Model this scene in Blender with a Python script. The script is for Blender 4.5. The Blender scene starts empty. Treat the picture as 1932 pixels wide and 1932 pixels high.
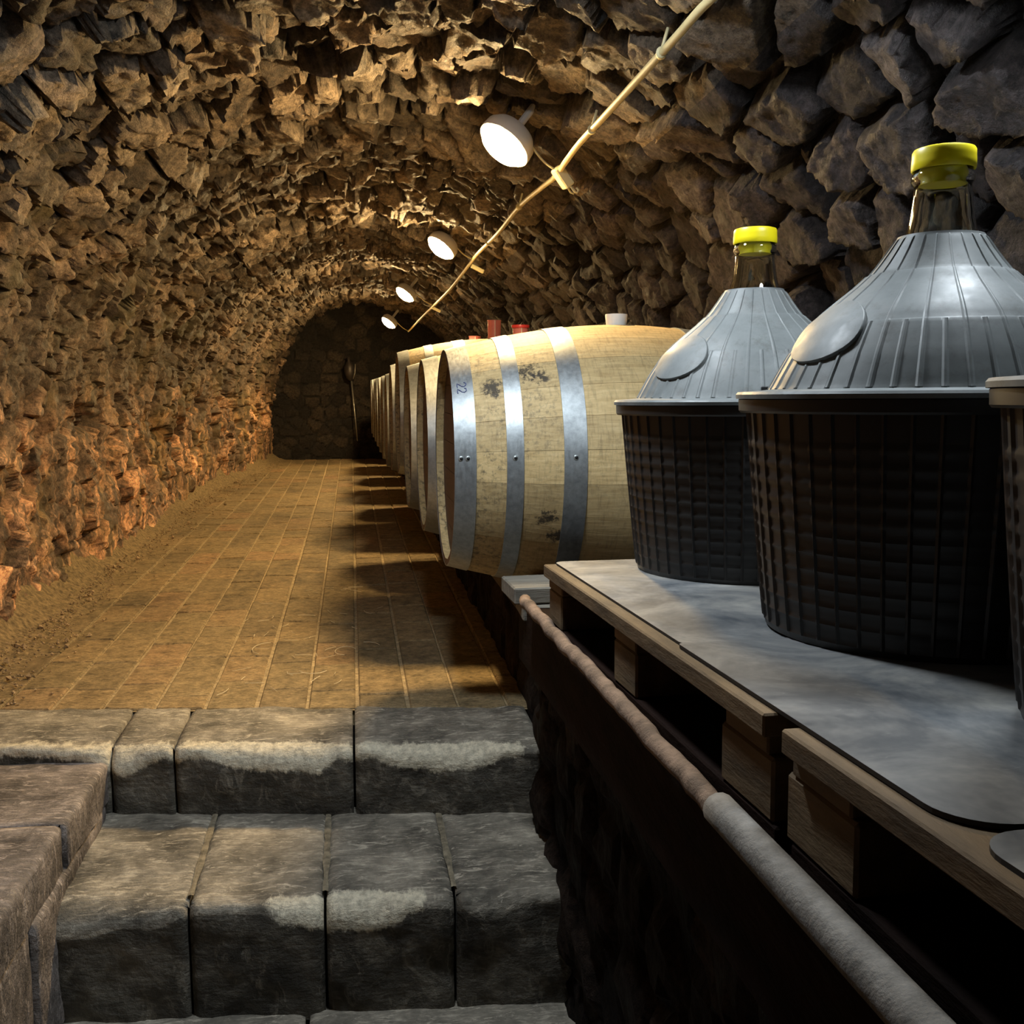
import bpy, math, random
import numpy as np
from mathutils import Vector, Matrix

S = bpy.context.scene
COL = S.collection
random.seed(7)
rng = np.random.default_rng(11)
PI = math.pi
EYE = 0.88                      # eye height above the upper brick floor

# ------------------------------------------------------------------ camera
cam = bpy.data.cameras.new('camera')
cam.sensor_fit = 'HORIZONTAL'; cam.sensor_width = 36.0
cam.lens = 36.0 * 1935.0 / 1932.0
cam.clip_start = 0.02; cam.clip_end = 60
co = bpy.data.objects.new('camera', cam); COL.objects.link(co)
co.location = (0, 0, EYE)
co.rotation_euler = (math.radians(90 - 7.187), 0, math.radians(-8.831))
S.camera = co

# ------------------------------------------------------------------ world, exposure
S.view_settings.view_transform = 'Standard'
S.view_settings.look = 'None'
S.view_settings.gamma = 1.0
S.view_settings.use_curve_mapping = False
S.view_settings.exposure = 0.0
S.cycles.use_light_tree = False; S.cycles.max_bounces = 7; S.cycles.diffuse_bounces = 3; S.cycles.glossy_bounces = 2
S.cycles.transmission_bounces = 7; S.cycles.transparent_max_bounces = 4; S.cycles.volume_bounces = 0
w = bpy.data.worlds.new('world'); S.world = w; w.use_nodes = True
w.node_tree.nodes['Background'].inputs[0].default_value = (0.9, 0.95, 1.0, 1)
w.node_tree.nodes['Background'].inputs[1].default_value = 0.0
WARM = (1.0, 0.69, 0.31)
COOL = (0.84, 0.93, 1.0)
L_WARM = 620.0                  # radiance of the corridor lamps
L_COOL = 108.0                  # radiance of the white lamp over the demijohns
L_FILL = 340.0                 # radiance of the invented, unseen fill lamp over the steps

# ------------------------------------------------------------------ helpers
def tag(o, label=None, cat=None, group=None, kind=None):
    if label: o['label'] = label
    if cat: o['category'] = cat
    if group: o['group'] = group
    if kind: o['kind'] = kind
    return o

def link(name, data, parent=None, loc=None, rot=None):
    o = bpy.data.objects.new(name, data); COL.objects.link(o)
    if parent is not None: o.parent = parent
    if loc is not None: o.location = loc
    if rot is not None: o.rotation_euler = rot
    return o

def empty(name, loc=(0, 0, 0), rz=0.0):
    o = link(name, None, None, loc, (0, 0, rz)); o.empty_display_size = 0.1
    return o

def copy_tree(o, parent=None):
    c = o.copy(); COL.objects.link(c)
    if parent is not None: c.parent = parent
    for ch in list(o.children): copy_tree(ch, c)
    return c

def fast_mesh(name, V, Q, mat=None, smooth=True, attrs=None):
    V = np.ascontiguousarray(V, dtype=np.float32); Q = np.ascontiguousarray(Q, dtype=np.int32)
    k = Q.shape[1]
    me = bpy.data.meshes.new(name)
    me.vertices.add(len(V)); me.vertices.foreach_set('co', V.ravel())
    me.loops.add(Q.size); me.loops.foreach_set('vertex_index', Q.ravel())
    me.polygons.add(len(Q)); me.polygons.foreach_set('loop_start', np.arange(0, Q.size, k, dtype=np.int32))
    me.polygons.foreach_set('use_smooth', np.full(len(Q), smooth, dtype=bool))
    me.update(calc_edges=True)
    if attrs:
        for an, av in attrs.items():
            a = me.attributes.new(an, 'FLOAT_COLOR', 'POINT')
            av = np.asarray(av, dtype=np.float32)
            if av.shape[1] == 3: av = np.concatenate([av, np.ones((len(av), 1), np.float32)], 1)
            a.data.foreach_set('color', av.ravel())
    if mat: me.materials.append(mat)
    return me

class MB:
    """collects shapes into one mesh"""
    def __init__(s): s.v = []; s.f = []
    def add(s, V, F):
        n = len(s.v); s.v += [tuple(map(float, p)) for p in V]; s.f += [tuple(i + n for i in f) for f in F]; return s
    def box(s, c, d, M=None, bev=0.0):
        hx, hy, hz = d[0] / 2, d[1] / 2, d[2] / 2
        b = min(bev, hx * .9, hy * .9, hz * .9)
        if b <= 0:
            V = [Vector((sx * hx, sy * hy, sz * hz)) for sz in (-1, 1) for sy in (-1, 1) for sx in (-1, 1)]
            F = [(0, 2, 3, 1), (4, 5, 7, 6), (0, 1, 5, 4), (2, 6, 7, 3), (0, 4, 6, 2), (1, 3, 7, 5)]
        else:
            V = []; idx = {}
            for sz in (-1, 1):
                for sy in (-1, 1):
                    for sx in (-1, 1):
                        for ax in range(3):
                            p = [sx * (hx - b), sy * (hy - b), sz * (hz - b)]
                            p[ax] += (sx, sy, sz)[ax] * b
                            idx[(sx, sy, sz, ax)] = len(V); V.append(Vector(p))
            F = []
            for ax in range(3):
                o1, o2 = [(1, 2), (2, 0), (0, 1)][ax]
                for sg in (-1, 1):
                    q = []
                    for a, bb in ((-1, -1), (1, -1), (1, 1), (-1, 1)):
                        k = [0, 0, 0]; k[ax] = sg; k[o1] = a; k[o2] = bb; q.append(idx[(*k, ax)])
                    F.append(tuple(q if sg > 0 else q[::-1]))
            for ax in range(3):
                o1, o2 = [(1, 2), (2, 0), (0, 1)][ax]
                for a in (-1, 1):
                    for bb in (-1, 1):
                        def K(e, axx):
                            k = [0, 0, 0]; k[ax] = e; k[o1] = a; k[o2] = bb; return idx[(*k, axx)]
                        q = [K(-1, o1), K(1, o1), K(1, o2), K(-1, o2)]
                        F.append(tuple(q if a * bb < 0 else q[::-1]))
            for sx in (-1, 1):
                for sy in (-1, 1):
                    for sz in (-1, 1):
                        q = [idx[(sx, sy, sz, 0)], idx[(sx, sy, sz, 1)], idx[(sx, sy, sz, 2)]]
                        F.append(tuple(q if sx * sy * sz > 0 else q[::-1]))
        c = Vector(c)
        V = [(M @ p if M else p) + c for p in V]
        return s.add(V, F)
    def tube(s, pts, r, seg=10, cap=True):
        pts = [Vector(p) for p in pts]; n = len(pts); V = []; F = []
        rs = r if isinstance(r, (list, tuple)) else [r] * n
        up = Vector((0, 0, 1)); pu = None
        for i, p in enumerate(pts):
            t = (pts[min(i + 1, n - 1)] - pts[max(i - 1, 0)]).normalized()
            if pu is None:
                a = up if abs(t.dot(up)) < .95 else Vector((1, 0, 0)); pu = t.cross(a).normalized()
            else:
                pu = (pu - t * pu.dot(t)).normalized()
            q = t.cross(pu)
            for k in range(seg):
                an = 2 * PI * k / seg
                V.append(p + (pu * math.cos(an) + q * math.sin(an)) * rs[i])
        for i in range(n - 1):
            for k in range(seg):
                a = i * seg + k; b = i * seg + (k + 1) % seg
                F.append((a, b, b + seg, a + seg))
        if cap:
            F.append(tuple(range(seg))[::-1]); F.append(tuple((n - 1) * seg + k for k in range(seg)))
        return s.add(V, F)
    def lathe(s, prof, seg=32, M=None, close=False):
        V = []; F = []; n = len(prof)
        for (r, z) in prof:
            for k in range(seg):
                an = 2 * PI * k / seg
                V.append(Vector((r * math.cos(an), r * math.sin(an), z)))
        rng_ = range(n if close else n - 1)
        for i in rng_:
            j = (i + 1) % n
            for k in range(seg):
                k2 = (k + 1) % seg
                F.append((i * seg + k, i * seg + k2, j * seg + k2, j * seg + k))
        if M: V = [M @ p for p in V]
        return s.add(V, F)
    def mesh(s, name, mat, smooth=False, angle=None, ends=None):
        me = bpy.data.meshes.new(name); me.from_pydata(s.v, [], s.f); me.validate(); me.update()
        if smooth:
            me.polygons.foreach_set('use_smooth', [True] * len(me.polygons))
            if angle: me.set_sharp_from_angle(angle=math.radians(angle))
        if mat: me.materials.append(mat)
        if ends:
            me.materials.append(ends)
            for pg in me.polygons:
                if abs(pg.normal.x) > .95: pg.material_index = 1
        return me
    def build(s, name, mat, parent=None, loc=None, rot=None, smooth=False, angle=None):
        return link(name, s.mesh(name, mat, smooth, angle), parent, loc, rot)

# ------------------------------------------------------------------ numpy noise
def _h(ix, iy, iz, seed):
    n = (ix.astype(np.uint32) * np.uint32(374761393) + iy.astype(np.uint32) * np.uint32(668265263)
         + iz.astype(np.uint32) * np.uint32(2147483647 & 1274126177) + np.uint32(seed * 974711 % 4294967291))
    n = (n ^ (n >> np.uint32(13))) * np.uint32(1274126177)
    n = (n ^ (n >> np.uint32(16))) * np.uint32(2246822519)
    n = n ^ (n >> np.uint32(15))
    return n.astype(np.float32) / np.float32(4294967295.0) * 2 - 1
def vnoise(P, seed=0):
    P = np.asarray(P, dtype=np.float32); I = np.floor(P); f = P - I; I = I.astype(np.int64)
    f = f * f * f * (f * (f * 6 - 15) + 10)
    x, y, z = I[..., 0], I[..., 1], I[..., 2]; u, v, ww = f[..., 0], f[..., 1], f[..., 2]
    def c(a, b, d): return _h(x + a, y + b, z + d, seed)
    x00 = c(0,0,0)*(1-u)+c(1,0,0)*u; x10 = c(0,1,0)*(1-u)+c(1,1,0)*u
    x01 = c(0,0,1)*(1-u)+c(1,0,1)*u; x11 = c(0,1,1)*(1-u)+c(1,1,1)*u
    return (x00*(1-v)+x10*v)*(1-ww) + (x01*(1-v)+x11*v)*ww
def fbm(P, seed=0, octv=4, gain=.5, ridged=False):
    P = np.asarray(P, dtype=np.float32); s = 0; a = 1.0; t = 0
    for o in range(octv):
        n = vnoise(P * (2.03 ** o) + 17.3 * o, seed + o)
        if ridged: n = 1 - 2 * np.abs(n)
        s = s + a * n; t += a; a *= gain
    return s / t
def sstep(a, b, x):
    t = np.clip((x - a) / (b - a), 0, 1); return t * t * (3 - 2 * t)

# ------------------------------------------------------------------ projection (only to rank pieces by size in view)
_cm = np.array((Matrix.Rotation(math.radians(-8.831), 3, 'Z') @ Matrix.Rotation(math.radians(90 - 7.187), 3, 'X')))
def view_area(pos, area):
    d = (np.asarray(pos) - np.array([0, 0, EYE])) @ _cm
    dep = -d[..., 2]; ok = dep > .1
    dep = np.maximum(dep, .1)
    u = d[..., 0] / dep; v = d[..., 1] / dep
    inside = ok & (np.abs(u) < .53) & (np.abs(v) < .53)
    return np.where(inside, area / dep ** 2, area / dep ** 2 * 1e-4)

# ------------------------------------------------------------------ materials
def NT(name):
    m = bpy.data.materials.new(name); m.use_nodes = True
    nt = m.node_tree; b = nt.nodes['Principled BSDF']
    return m, nt, b
def nd(nt, t, **kw):
    n = nt.nodes.new(t)
    for k, v in kw.items():
        if k.startswith('i_'):
            key = k[2:]
            n.inputs[int(key) if key.isdigit() else key].default_value = v
        else: setattr(n, k, v)
    return n
def noise(nt, vec, scale, detail=4, rough=.55, dist=0.0):
    n = nd(nt, 'ShaderNodeTexNoise'); n.inputs['Scale'].default_value = scale
    n.inputs['Detail'].default_value = detail; n.inputs['Roughness'].default_value = rough
    n.inputs['Distortion'].default_value = dist
    if vec is not None: nt.links.new(vec, n.inputs['Vector'])
    return n.outputs['Fac']
def ramp(nt, fac, stops):
    r = nd(nt, 'ShaderNodeValToRGB'); e = r.color_ramp.elements
    while len(e) > 1: e.remove(e[0])
    e[0].position = stops[0][0]; e[0].color = (*stops[0][1], 1) if len(stops[0][1]) == 3 else stops[0][1]
    for p, c in stops[1:]:
        k = e.new(p); k.color = (*c, 1)
    nt.links.new(fac, r.inputs[0]); return r.outputs[0]
def mix(nt, fac, a, b, mode='MIX'):
    m = nd(nt, 'ShaderNodeMix', data_type='RGBA', blend_type=mode)
    for k, v in (('Factor', fac), ('A', a), ('B', b)):
        s_ = [i for i in m.inputs if i.name == k and (i.type == 'VALUE' if k == 'Factor' else i.type == 'RGBA')][0]
        if isinstance(v, (int, float)): s_.default_value = v if s_.type == 'VALUE' else (v, v, v, 1)
        elif isinstance(v, tuple): s_.default_value = (*v, 1)
        else: nt.links.new(v, s_)
    return [o for o in m.outputs if o.type == 'RGBA'][0]
def math_(nt, op, a, b=None):
    m = nd(nt, 'ShaderNodeMath', operation=op)
    for i, v in ((0, a), (1, b)):
        if v is None: continue
        if isinstance(v, (int, float)): m.inputs[i].default_value = v
        else: nt.links.new(v, m.inputs[i])
    return m.outputs[0]
def grey(v): return (v, v, v)
def bump(nt, b, h, strength=.5, dist=.01):
    n = nd(nt, 'ShaderNodeBump'); n.inputs['Strength'].default_value = strength; n.inputs['Distance'].default_value = dist
    nt.links.new(h, n.inputs['Height']); nt.links.new(n.outputs[0], b.inputs['Normal'])
def coords(nt, which='Object'):
    if which == 'World': return nd(nt, 'ShaderNodeNewGeometry').outputs['Position']
    return nd(nt, 'ShaderNodeTexCoord').outputs[which]
def mapped(nt, vec, scale):
    m = nd(nt, 'ShaderNodeMapping'); m.inputs['Scale'].default_value = scale; nt.links.new(vec, m.inputs[0]); return m.outputs[0]

def simple(name, col, rough=.6, metal=0.0, var=.25, scale=20, bstr=.15, bd=.003, spec=.5, stretch=None, coord='Object'):
    m, nt, b = NT(name); v = coords(nt, coord)
    if stretch: v = mapped(nt, v, stretch)
    f = noise(nt, v, scale, 5, .6)
    lo = tuple(c * (1 - var) for c in col); hi = tuple(min(1, c * (1 + var)) for c in col)
    c = ramp(nt, f, [(.3, lo), (.7, hi)])
    nt.links.new(c, b.inputs['Base Color']); b.inputs['Roughness'].default_value = rough
    b.inputs['Metallic'].default_value = metal; b.inputs['Specular IOR Level'].default_value = spec
    if bstr: bump(nt, b, noise(nt, v, scale * 3, 6, .65), bstr, bd)
    return m

def stone_material(name, dark, mid, light, mortar, moss=None, rough=.78, bd=.012, regional=None, spec=.45):
    m, nt, b = NT(name); P = coords(nt, 'World')
    at = nd(nt, 'ShaderNodeAttribute', attribute_name='tint'); sep = nd(nt, 'ShaderNodeSeparateColor')
    nt.links.new(at.outputs['Color'], sep.inputs[0])
    n1 = noise(nt, P, 9, 5, .65, .4)
    f = math_(nt, 'ADD', math_(nt, 'MULTIPLY', n1, .8), math_(nt, 'MULTIPLY', sep.outputs[0], .45))
    c = ramp(nt, f, [(.32, dark), (.62, mid), (.95, light)])
    c = mix(nt, math_(nt, 'MULTIPLY', sep.outputs[2], .5), c, mix(nt, 1.0, c, (1.12, .92, .80), 'MULTIPLY'))
    mm = ramp(nt, noise(nt, P, 26, 5, .6), [(.25, tuple(x * .5 for x in mortar)), (.75, mortar)])
    inv = math_(nt, 'SUBTRACT', 1.0, sep.outputs[1])
    c = mix(nt, inv, c, mm)
    sp = ramp(nt, noise(nt, P, 48, 5, .78), [(.34, grey(.30)), (.50, grey(1.0)), (.64, grey(1.75))])
    c = mix(nt, 1.0, c, sp, 'MULTIPLY')
    if moss:
        k = ramp(nt, noise(nt, P, 2.2, 5, .6), [(.48, grey(0)), (.62, grey(.75))])
        c = mix(nt, k, c, moss)
    if regional:
        for (colr, node) in regional(nt, P): c = mix(nt, node, c, colr, 'MULTIPLY')
    nt.links.new(c, b.inputs['Base Color'])
    r = ramp(nt, n1, [(.35, grey(rough - .28)), (.65, grey(rough + .1))])
    nt.links.new(r, b.inputs['Roughness']); b.inputs['Specular IOR Level'].default_value = spec
    hh = noise(nt, P, 42, 6, .8)
    bump(nt, b, hh, 1.0, bd * 1.5)
    return m

def left_patches(nt, P):
    up = nd(nt, 'ShaderNodeSeparateXYZ'); nt.links.new(P, up.inputs[0])
    low = ramp(nt, up.outputs[2], [(.55, grey(1)), (.95, grey(.12))])
    pale = ramp(nt, noise(nt, mapped(nt, P, (1, 2.2, .8)), 4.2, 5, .62, .6), [(.47, grey(0)), (.56, grey(1))])
    dark = ramp(nt, noise(nt, mapped(nt, P, (1, 1.6, 1.0)), 5.5, 5, .6, .4), [(.34, grey(1)), (.44, grey(0))])
    return [((3.4, 2.95, 2.5), math_(nt, 'MULTIPLY', pale, low)), ((.30, .28, .27), math_(nt, 'MULTIPLY', dark, low)), ((1.75, 1.50, 1.38), low)]
M = {}
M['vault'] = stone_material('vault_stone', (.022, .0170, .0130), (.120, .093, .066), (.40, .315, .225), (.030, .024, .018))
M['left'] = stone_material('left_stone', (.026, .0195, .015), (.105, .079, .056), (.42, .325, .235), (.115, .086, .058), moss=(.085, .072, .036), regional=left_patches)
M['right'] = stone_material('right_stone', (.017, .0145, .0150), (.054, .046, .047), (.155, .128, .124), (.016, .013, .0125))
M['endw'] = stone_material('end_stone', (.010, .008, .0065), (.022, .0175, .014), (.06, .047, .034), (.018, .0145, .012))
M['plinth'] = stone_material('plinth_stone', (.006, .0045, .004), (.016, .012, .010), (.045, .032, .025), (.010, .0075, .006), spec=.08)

def brick_material():
    m, nt, b = NT('paver_brick'); P = coords(nt, 'World')
    at = nd(nt, 'ShaderNodeAttribute', attribute_name='tint'); sep = nd(nt, 'ShaderNodeSeparateColor')
    nt.links.new(at.outputs['Color'], sep.inputs[0])
    c = ramp(nt, sep.outputs[0], [(0, (.185, .132, .068)), (.5, (.235, .170, .084)), (.85, (.26, .178, .086)), (1, (.29, .175, .088))])
    n = noise(nt, P, 22, 5, .65)
    c = mix(nt, 1.0, c, ramp(nt, n, [(.3, grey(.5)), (.7, grey(1.4))]), 'MULTIPLY')
    dust = ramp(nt, noise(nt, mapped(nt, P, (1, .6, 1)), 5, 5, .75, .6), [(.44, grey(0)), (.80, grey(.65))])
    c = mix(nt, dust, c, (.33, .245, .13))
    # dark damp stains
    st = ramp(nt, noise(nt, P, 1.7, 5, .7), [(.34, grey(.62)), (.5, grey(1))])
    c = mix(nt, 1.0, c, st, 'MULTIPLY')
    gr = ramp(nt, noise(nt, mapped(nt, P, (1, 2.2, 1)), 55, 5, .8), [(.36, grey(.50)), (.5, grey(1)), (.66, grey(1.5))])
    c = mix(nt, 1.0, c, gr, 'MULTIPLY')
    scr = ramp(nt, noise(nt, mapped(nt, P, (7, 38, 1)), 2.6, 5, .72, 1.2), [(.60, grey(0)), (.70, grey(.55))])
    c = mix(nt, scr, c, (.55, .43, .25))
    nt.links.new(c, b.inputs['Base Color']); b.inputs['Roughness'].default_value = .82
    b.inputs['Specular IOR Level'].default_value = .35
    bump(nt, b, math_(nt, 'ADD', noise(nt, P, 60, 5, .7), math_(nt, 'MULTIPLY', noise(nt, P, 12, 4, .6), .8)), .7, .005)
    return m
M['brick'] = brick_material()
M['sand'] = simple('sandy_mortar', (.38, .285, .155), .95, var=.45, scale=60, bstr=.8, bd=.006, coord='World')
M['joint'] = simple('pale_joint_mortar', (.22, .185, .125), .95, var=.6, scale=40, bstr=.8, bd=.006, coord='World')
M['dirt'] = simple('dry_dirt', (.25, .178, .088), .95, var=.65, scale=55, bstr=1.0, bd=.008, coord='World')
M['pebble'] = simple('gravel_stone', (.30, .21, .115), .9, var=.5, scale=30, bstr=.3, coord='World')
M['straw'] = simple('pale_shavings', (.62, .52, .34), .8, var=.2, scale=30, bstr=0)

def step_material(name, base, worn, dark=.5):
    m, nt, b = NT(name); P = coords(nt, 'World')
    at = nd(nt, 'ShaderNodeAttribute', attribute_name='tint'); sep = nd(nt, 'ShaderNodeSeparateColor')
    nt.links.new(at.outputs['Color'], sep.inputs[0])
    n = noise(nt, P, 7, 5, .68, .3)
    c = ramp(nt, n, [(.34, tuple(x * .40 for x in base)), (.52, base), (.70, tuple(min(1, x * 2.0) for x in base))])
    str_ = ramp(nt, noise(nt, mapped(nt, P, (10, 45, 22)), 2.4, 5, .65, .7), [(.50, grey(.72)), (.75, grey(1.5))])
    c = mix(nt, 1.0, c, str_, 'MULTIPLY')
    du = ramp(nt, noise(nt, mapped(nt, P, (9, 26, 5)), 2.0, 5, .75, 1.2), [(.54, grey(0)), (.66, grey(.7))])
    c = mix(nt, du, c, tuple(min(1, x * 2.3) for x in base))
    # mask darkens the risers; pale where feet wore the lip away
    riser_dark = math_(nt, 'ADD', sep.outputs[1], math_(nt, 'MULTIPLY', math_(nt, 'SUBTRACT', noise(nt, P, 30, 5, .7), .5), .25))
    c = mix(nt, ramp(nt, riser_dark, [(.46, grey(0)), (.56, grey(1))]), c, mix(nt, 1.0, c, grey(dark), 'MULTIPLY'))
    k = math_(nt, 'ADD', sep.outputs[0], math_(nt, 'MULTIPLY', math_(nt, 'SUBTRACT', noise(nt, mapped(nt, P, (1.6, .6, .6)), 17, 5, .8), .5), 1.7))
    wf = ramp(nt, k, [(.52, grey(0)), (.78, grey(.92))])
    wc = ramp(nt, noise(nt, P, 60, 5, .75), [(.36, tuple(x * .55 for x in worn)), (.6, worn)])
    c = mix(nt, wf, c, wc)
    nt.links.new(c, b.inputs['Base Color']); b.inputs['Roughness'].default_value = .8
    b.inputs['Specular IOR Level'].default_value = .35
    bump(nt, b, math_(nt, 'ADD', noise(nt, P, 45, 5, .72), math_(nt, 'MULTIPLY', noise(nt, mapped(nt, P, (10, 60, 40)), 2, 4, .6), .6)), .9, .007)
    return m
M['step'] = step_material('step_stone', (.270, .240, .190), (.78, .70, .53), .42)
M['kerb'] = step_material('kerb_stone', (.245, .208, .185), (.45, .38, .30), .80)

def oak_material():
    m, nt, b = NT('oak_stave'); O = coords(nt, 'World')
    info = nd(nt, 'ShaderNodeObjectInfo')
    g = noise(nt, mapped(nt, O, (3, 40, 40)), 3, 5, .65, .4)
    c = ramp(nt, g, [(.25, (.45, .310, .135)), (.55, (.63, .462, .225)), (.8, (.75, .58, .31))])
    c = mix(nt, 1.0, c, ramp(nt, info.outputs['Random'], [(0, grey(.82)), (1, grey(1.12))]), 'MULTIPLY')
    sc = ramp(nt, noise(nt, mapped(nt, O, (55, 9, 9)), 2.4, 5, .7, .5), [(.32, grey(.74)), (.5, grey(1.0))])
    c = mix(nt, 1.0, c, sc, 'MULTIPLY')
    # black mould specks and two burnt-looking stains near the head
    loc = nd(nt, 'ShaderNodeSeparateXYZ'); nt.links.new(O, loc.inputs[0])
    near = ramp(nt, loc.outputs[0], [(.28, grey(1)), (.56, grey(.25))])
    sp = ramp(nt, noise(nt, O, 75, 4, .7), [(.37, grey(0)), (.50, grey(1))])
    big = ramp(nt, noise(nt, O, 9, 4, .6), [(.36, grey(0)), (.56, grey(1))])
    spf = math_(nt, 'MULTIPLY', math_(nt, 'MULTIPLY', math_(nt, 'SUBTRACT', 1.0, sp), big), near)
    c = mix(nt, math_(nt, 'MULTIPLY', spf, .85), c, (.13, .105, .065))
    for px, pz, rr in ((.339, .866, .030), (.425, .905, .026), (.452, .893, .020), (.463, .555, .026), (.489, .509, .026)):
        d = nd(nt, 'ShaderNodeVectorMath', operation='DISTANCE')
        fl = nd(nt, 'ShaderNodeVectorMath', operation='MULTIPLY'); nt.links.new(O, fl.inputs[0]); fl.inputs[1].default_value = (.75, 0, 1)
        nt.links.new(fl.outputs[0], d.inputs[0]); d.inputs[1].default_value = (px * .75, 0, pz)
        dd = math_(nt, 'ADD', d.outputs['Value'], math_(nt, 'MULTIPLY', math_(nt, 'SUBTRACT', noise(nt, O, 55, 5, .75), .5), .10))
        k = ramp(nt, dd, [(rr * .30, grey(.9)), (rr * .75, grey(0))])
        c = mix(nt, k, c, (.025, .022, .02))
    nt.links.new(c, b.inputs['Base Color']); b.inputs['Roughness'].default_value = .62
    b.inputs['Specular IOR Level'].default_value = .4
    bump(nt, b, g, .25, .003)
    return m
M['oak'] = oak_material()
M['head'] = simple('stained_head', (.060, .026, .017), .6, var=.4, scale=6, stretch=(1, 1, 14))
def hoop_material():
    m, nt, b = NT('galvanised_hoop'); O = coords(nt, 'World')
    n = noise(nt, O, 60, 5, .7)
    c = ramp(nt, n, [(.3, (.30, .325, .34)), (.7, (.48, .515, .53))])
    nt.links.new(c, b.inputs['Base Color']); b.inputs['Metallic'].default_value = .78
    r = ramp(nt, noise(nt, mapped(nt, O, (30, 8, 8)), 6, 5, .7), [(.3, grey(.36)), (.7, grey(.55))])
    nt.links.new(r, b.inputs['Roughness'])
    bump(nt, b, noise(nt, O, 120, 4, .6), .12, .001)
    return m
M['hoop'] = hoop_material()
M['rivet'] = simple('dark_rivet', (.03, .03, .03), .5, .6, bstr=0)
M['rivet_pale'] = simple('pale_rivet', (.50, .55, .55), .4, .7, bstr=0)
M['ink'] = simple('blue_marker', (.05, .07, .22), .6, bstr=0)
M['bung_white'] = simple('white_silicone', (.74, .74, .72), .5, var=.06, scale=8, bstr=0)
def plastic(name, col, rough=.35, trans=0.0, sub=0.0, spec=.5, var=.08):
    m, nt, b = NT(name); v = coords(nt)
    c = ramp(nt, noise(nt, v, 14, 5, .6), [(.3, tuple(x * (1 - var) for x in col)), (.7, tuple(min(1, x * (1 + var)) for x in col))])
    nt.links.new(c, b.inputs['Base Color']); b.inputs['Roughness'].default_value = rough
    b.inputs['Transmission Weight'].default_value = trans; b.inputs['Specular IOR Level'].default_value = spec
    if sub: b.inputs['Subsurface Weight'].default_value = sub; b.inputs['Subsurface Radius'].default_value = (.02, .01, .01)
    return m
M['red_clear'] = plastic('clear_red_plastic', (.72, .25, .25), .25, trans=.25)
M['red'] = plastic('red_plastic', (.62, .05, .05), .35)
M['yellow'] = plastic('yellow_plastic', (.90, .74, .010), .38, var=.05)
def bucket_material():
    m, nt, b = NT('charcoal_plastic'); v = coords(nt)
    c = ramp(nt, noise(nt, mapped(nt, v, (1, 1, .35)), 7, 5, .65), [(.3, (.013, .0125, .012)), (.7, (.030, .028, .026))])
    nt.links.new(c, b.inputs['Base Color']); b.inputs['Roughness'].default_value = .42; b.inputs['Specular IOR Level'].default_value = .5
    return m
M['bucket'] = bucket_material()
def cone_material():
    m, nt, b = NT('grey_plastic'); v = coords(nt)
    n = noise(nt, v, 11, 5, .7)
    c = ramp(nt, n, [(.28, (.105, .115, .116)), (.55, (.155, .168, .169)), (.8, (.195, .20, .196))])
    d = ramp(nt, noise(nt, v, 34, 5, .75), [(.30, (.55, .50, .46)), (.48, (1, 1, 1))])
    c = mix(nt, .6, c, mix(nt, 1.0, c, d, 'MULTIPLY'))
    nt.links.new(c, b.inputs['Base Color']); b.inputs['Roughness'].default_value = .36
    r = ramp(nt, noise(nt, v, 24, 5, .7), [(.3, grey(.42)), (.7, grey(.64))]); nt.links.new(r, b.inputs['Roughness']); b.inputs['Specular IOR Level'].default_value = .35
    return m
M['cone'] = cone_material()
def glass_material():
    m, nt, b = NT('bottle_glass')
    b.inputs['Base Color'].default_value = (.93, .95, .88, 1); b.inputs['Roughness'].default_value = .02
    b.inputs['Transmission Weight'].default_value = 1.0; b.inputs['IOR'].default_value = 1.48
    f = noise(nt, coords(nt), 30, 2, .5); bump(nt, b, f, .12, .004)
    return m
M['glass'] = glass_material()
def sheet_material():
    m, nt, b = NT('black_plastic_sheet'); v = coords(nt, 'World')
    n = noise(nt, v, 6, 5, .7, .5)
    c = ramp(nt, n, [(.36, (.058, .066, .075)), (.5, (.15, .152, .152)), (.66, (.29, .28, .255))])
    sp = ramp(nt, noise(nt, mapped(nt, v, (18, 40, 1)), 3, 5, .6, .6), [(.66, grey(0)), (.76, grey(.5))])
    c = mix(nt, sp, c, (.28, .28, .27))
    nt.links.new(c, b.inputs['Base Color'])
    r = ramp(nt, noise(nt, v, 22, 5, .7), [(.3, grey(.45)), (.7, grey(.72))]); nt.links.new(r, b.inputs['Roughness'])
    return m
M['sheet'] = sheet_material()
M['sheet_edge'] = simple('black_plastic_edge', (.006, .006, .006), .6, bstr=0)
M['pallet'] = simple('pallet_wood', (.13, .082, .038), .8, var=.5, scale=5, stretch=(6, 1.2, 6), bstr=.5, bd=.004, coord='World')
M['board'] = simple('weathered_board', (.20, .18, .145), .85, var=.4, scale=6, stretch=(1.5, 8, 8), bstr=.5, bd=.004, coord='World')
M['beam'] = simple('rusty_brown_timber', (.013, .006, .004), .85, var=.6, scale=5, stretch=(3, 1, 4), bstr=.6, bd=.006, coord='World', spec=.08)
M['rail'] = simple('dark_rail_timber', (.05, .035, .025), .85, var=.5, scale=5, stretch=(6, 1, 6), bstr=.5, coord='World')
M['rust'] = simple('rusty_iron', (.20, .135, .095), .85, .1, var=.55, scale=26, bstr=.8, bd=.004, coord='World')
M['pipe'] = simple('dull_grey_pipe', (.17, .165, .155), .8, .1, var=.4, scale=40, bstr=.6, bd=.003, coord='World')
M['cable'] = simple('cream_cable', (.58, .49, .26), .55, var=.15, scale=12, bstr=0)
M['clip'] = simple('cream_plastic', (.66, .58, .34), .5, var=.1, scale=12, bstr=0)
M['lampbody'] = simple('lamp_housing', (.55, .52, .48), .5, var=.08, scale=12, bstr=0)
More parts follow.
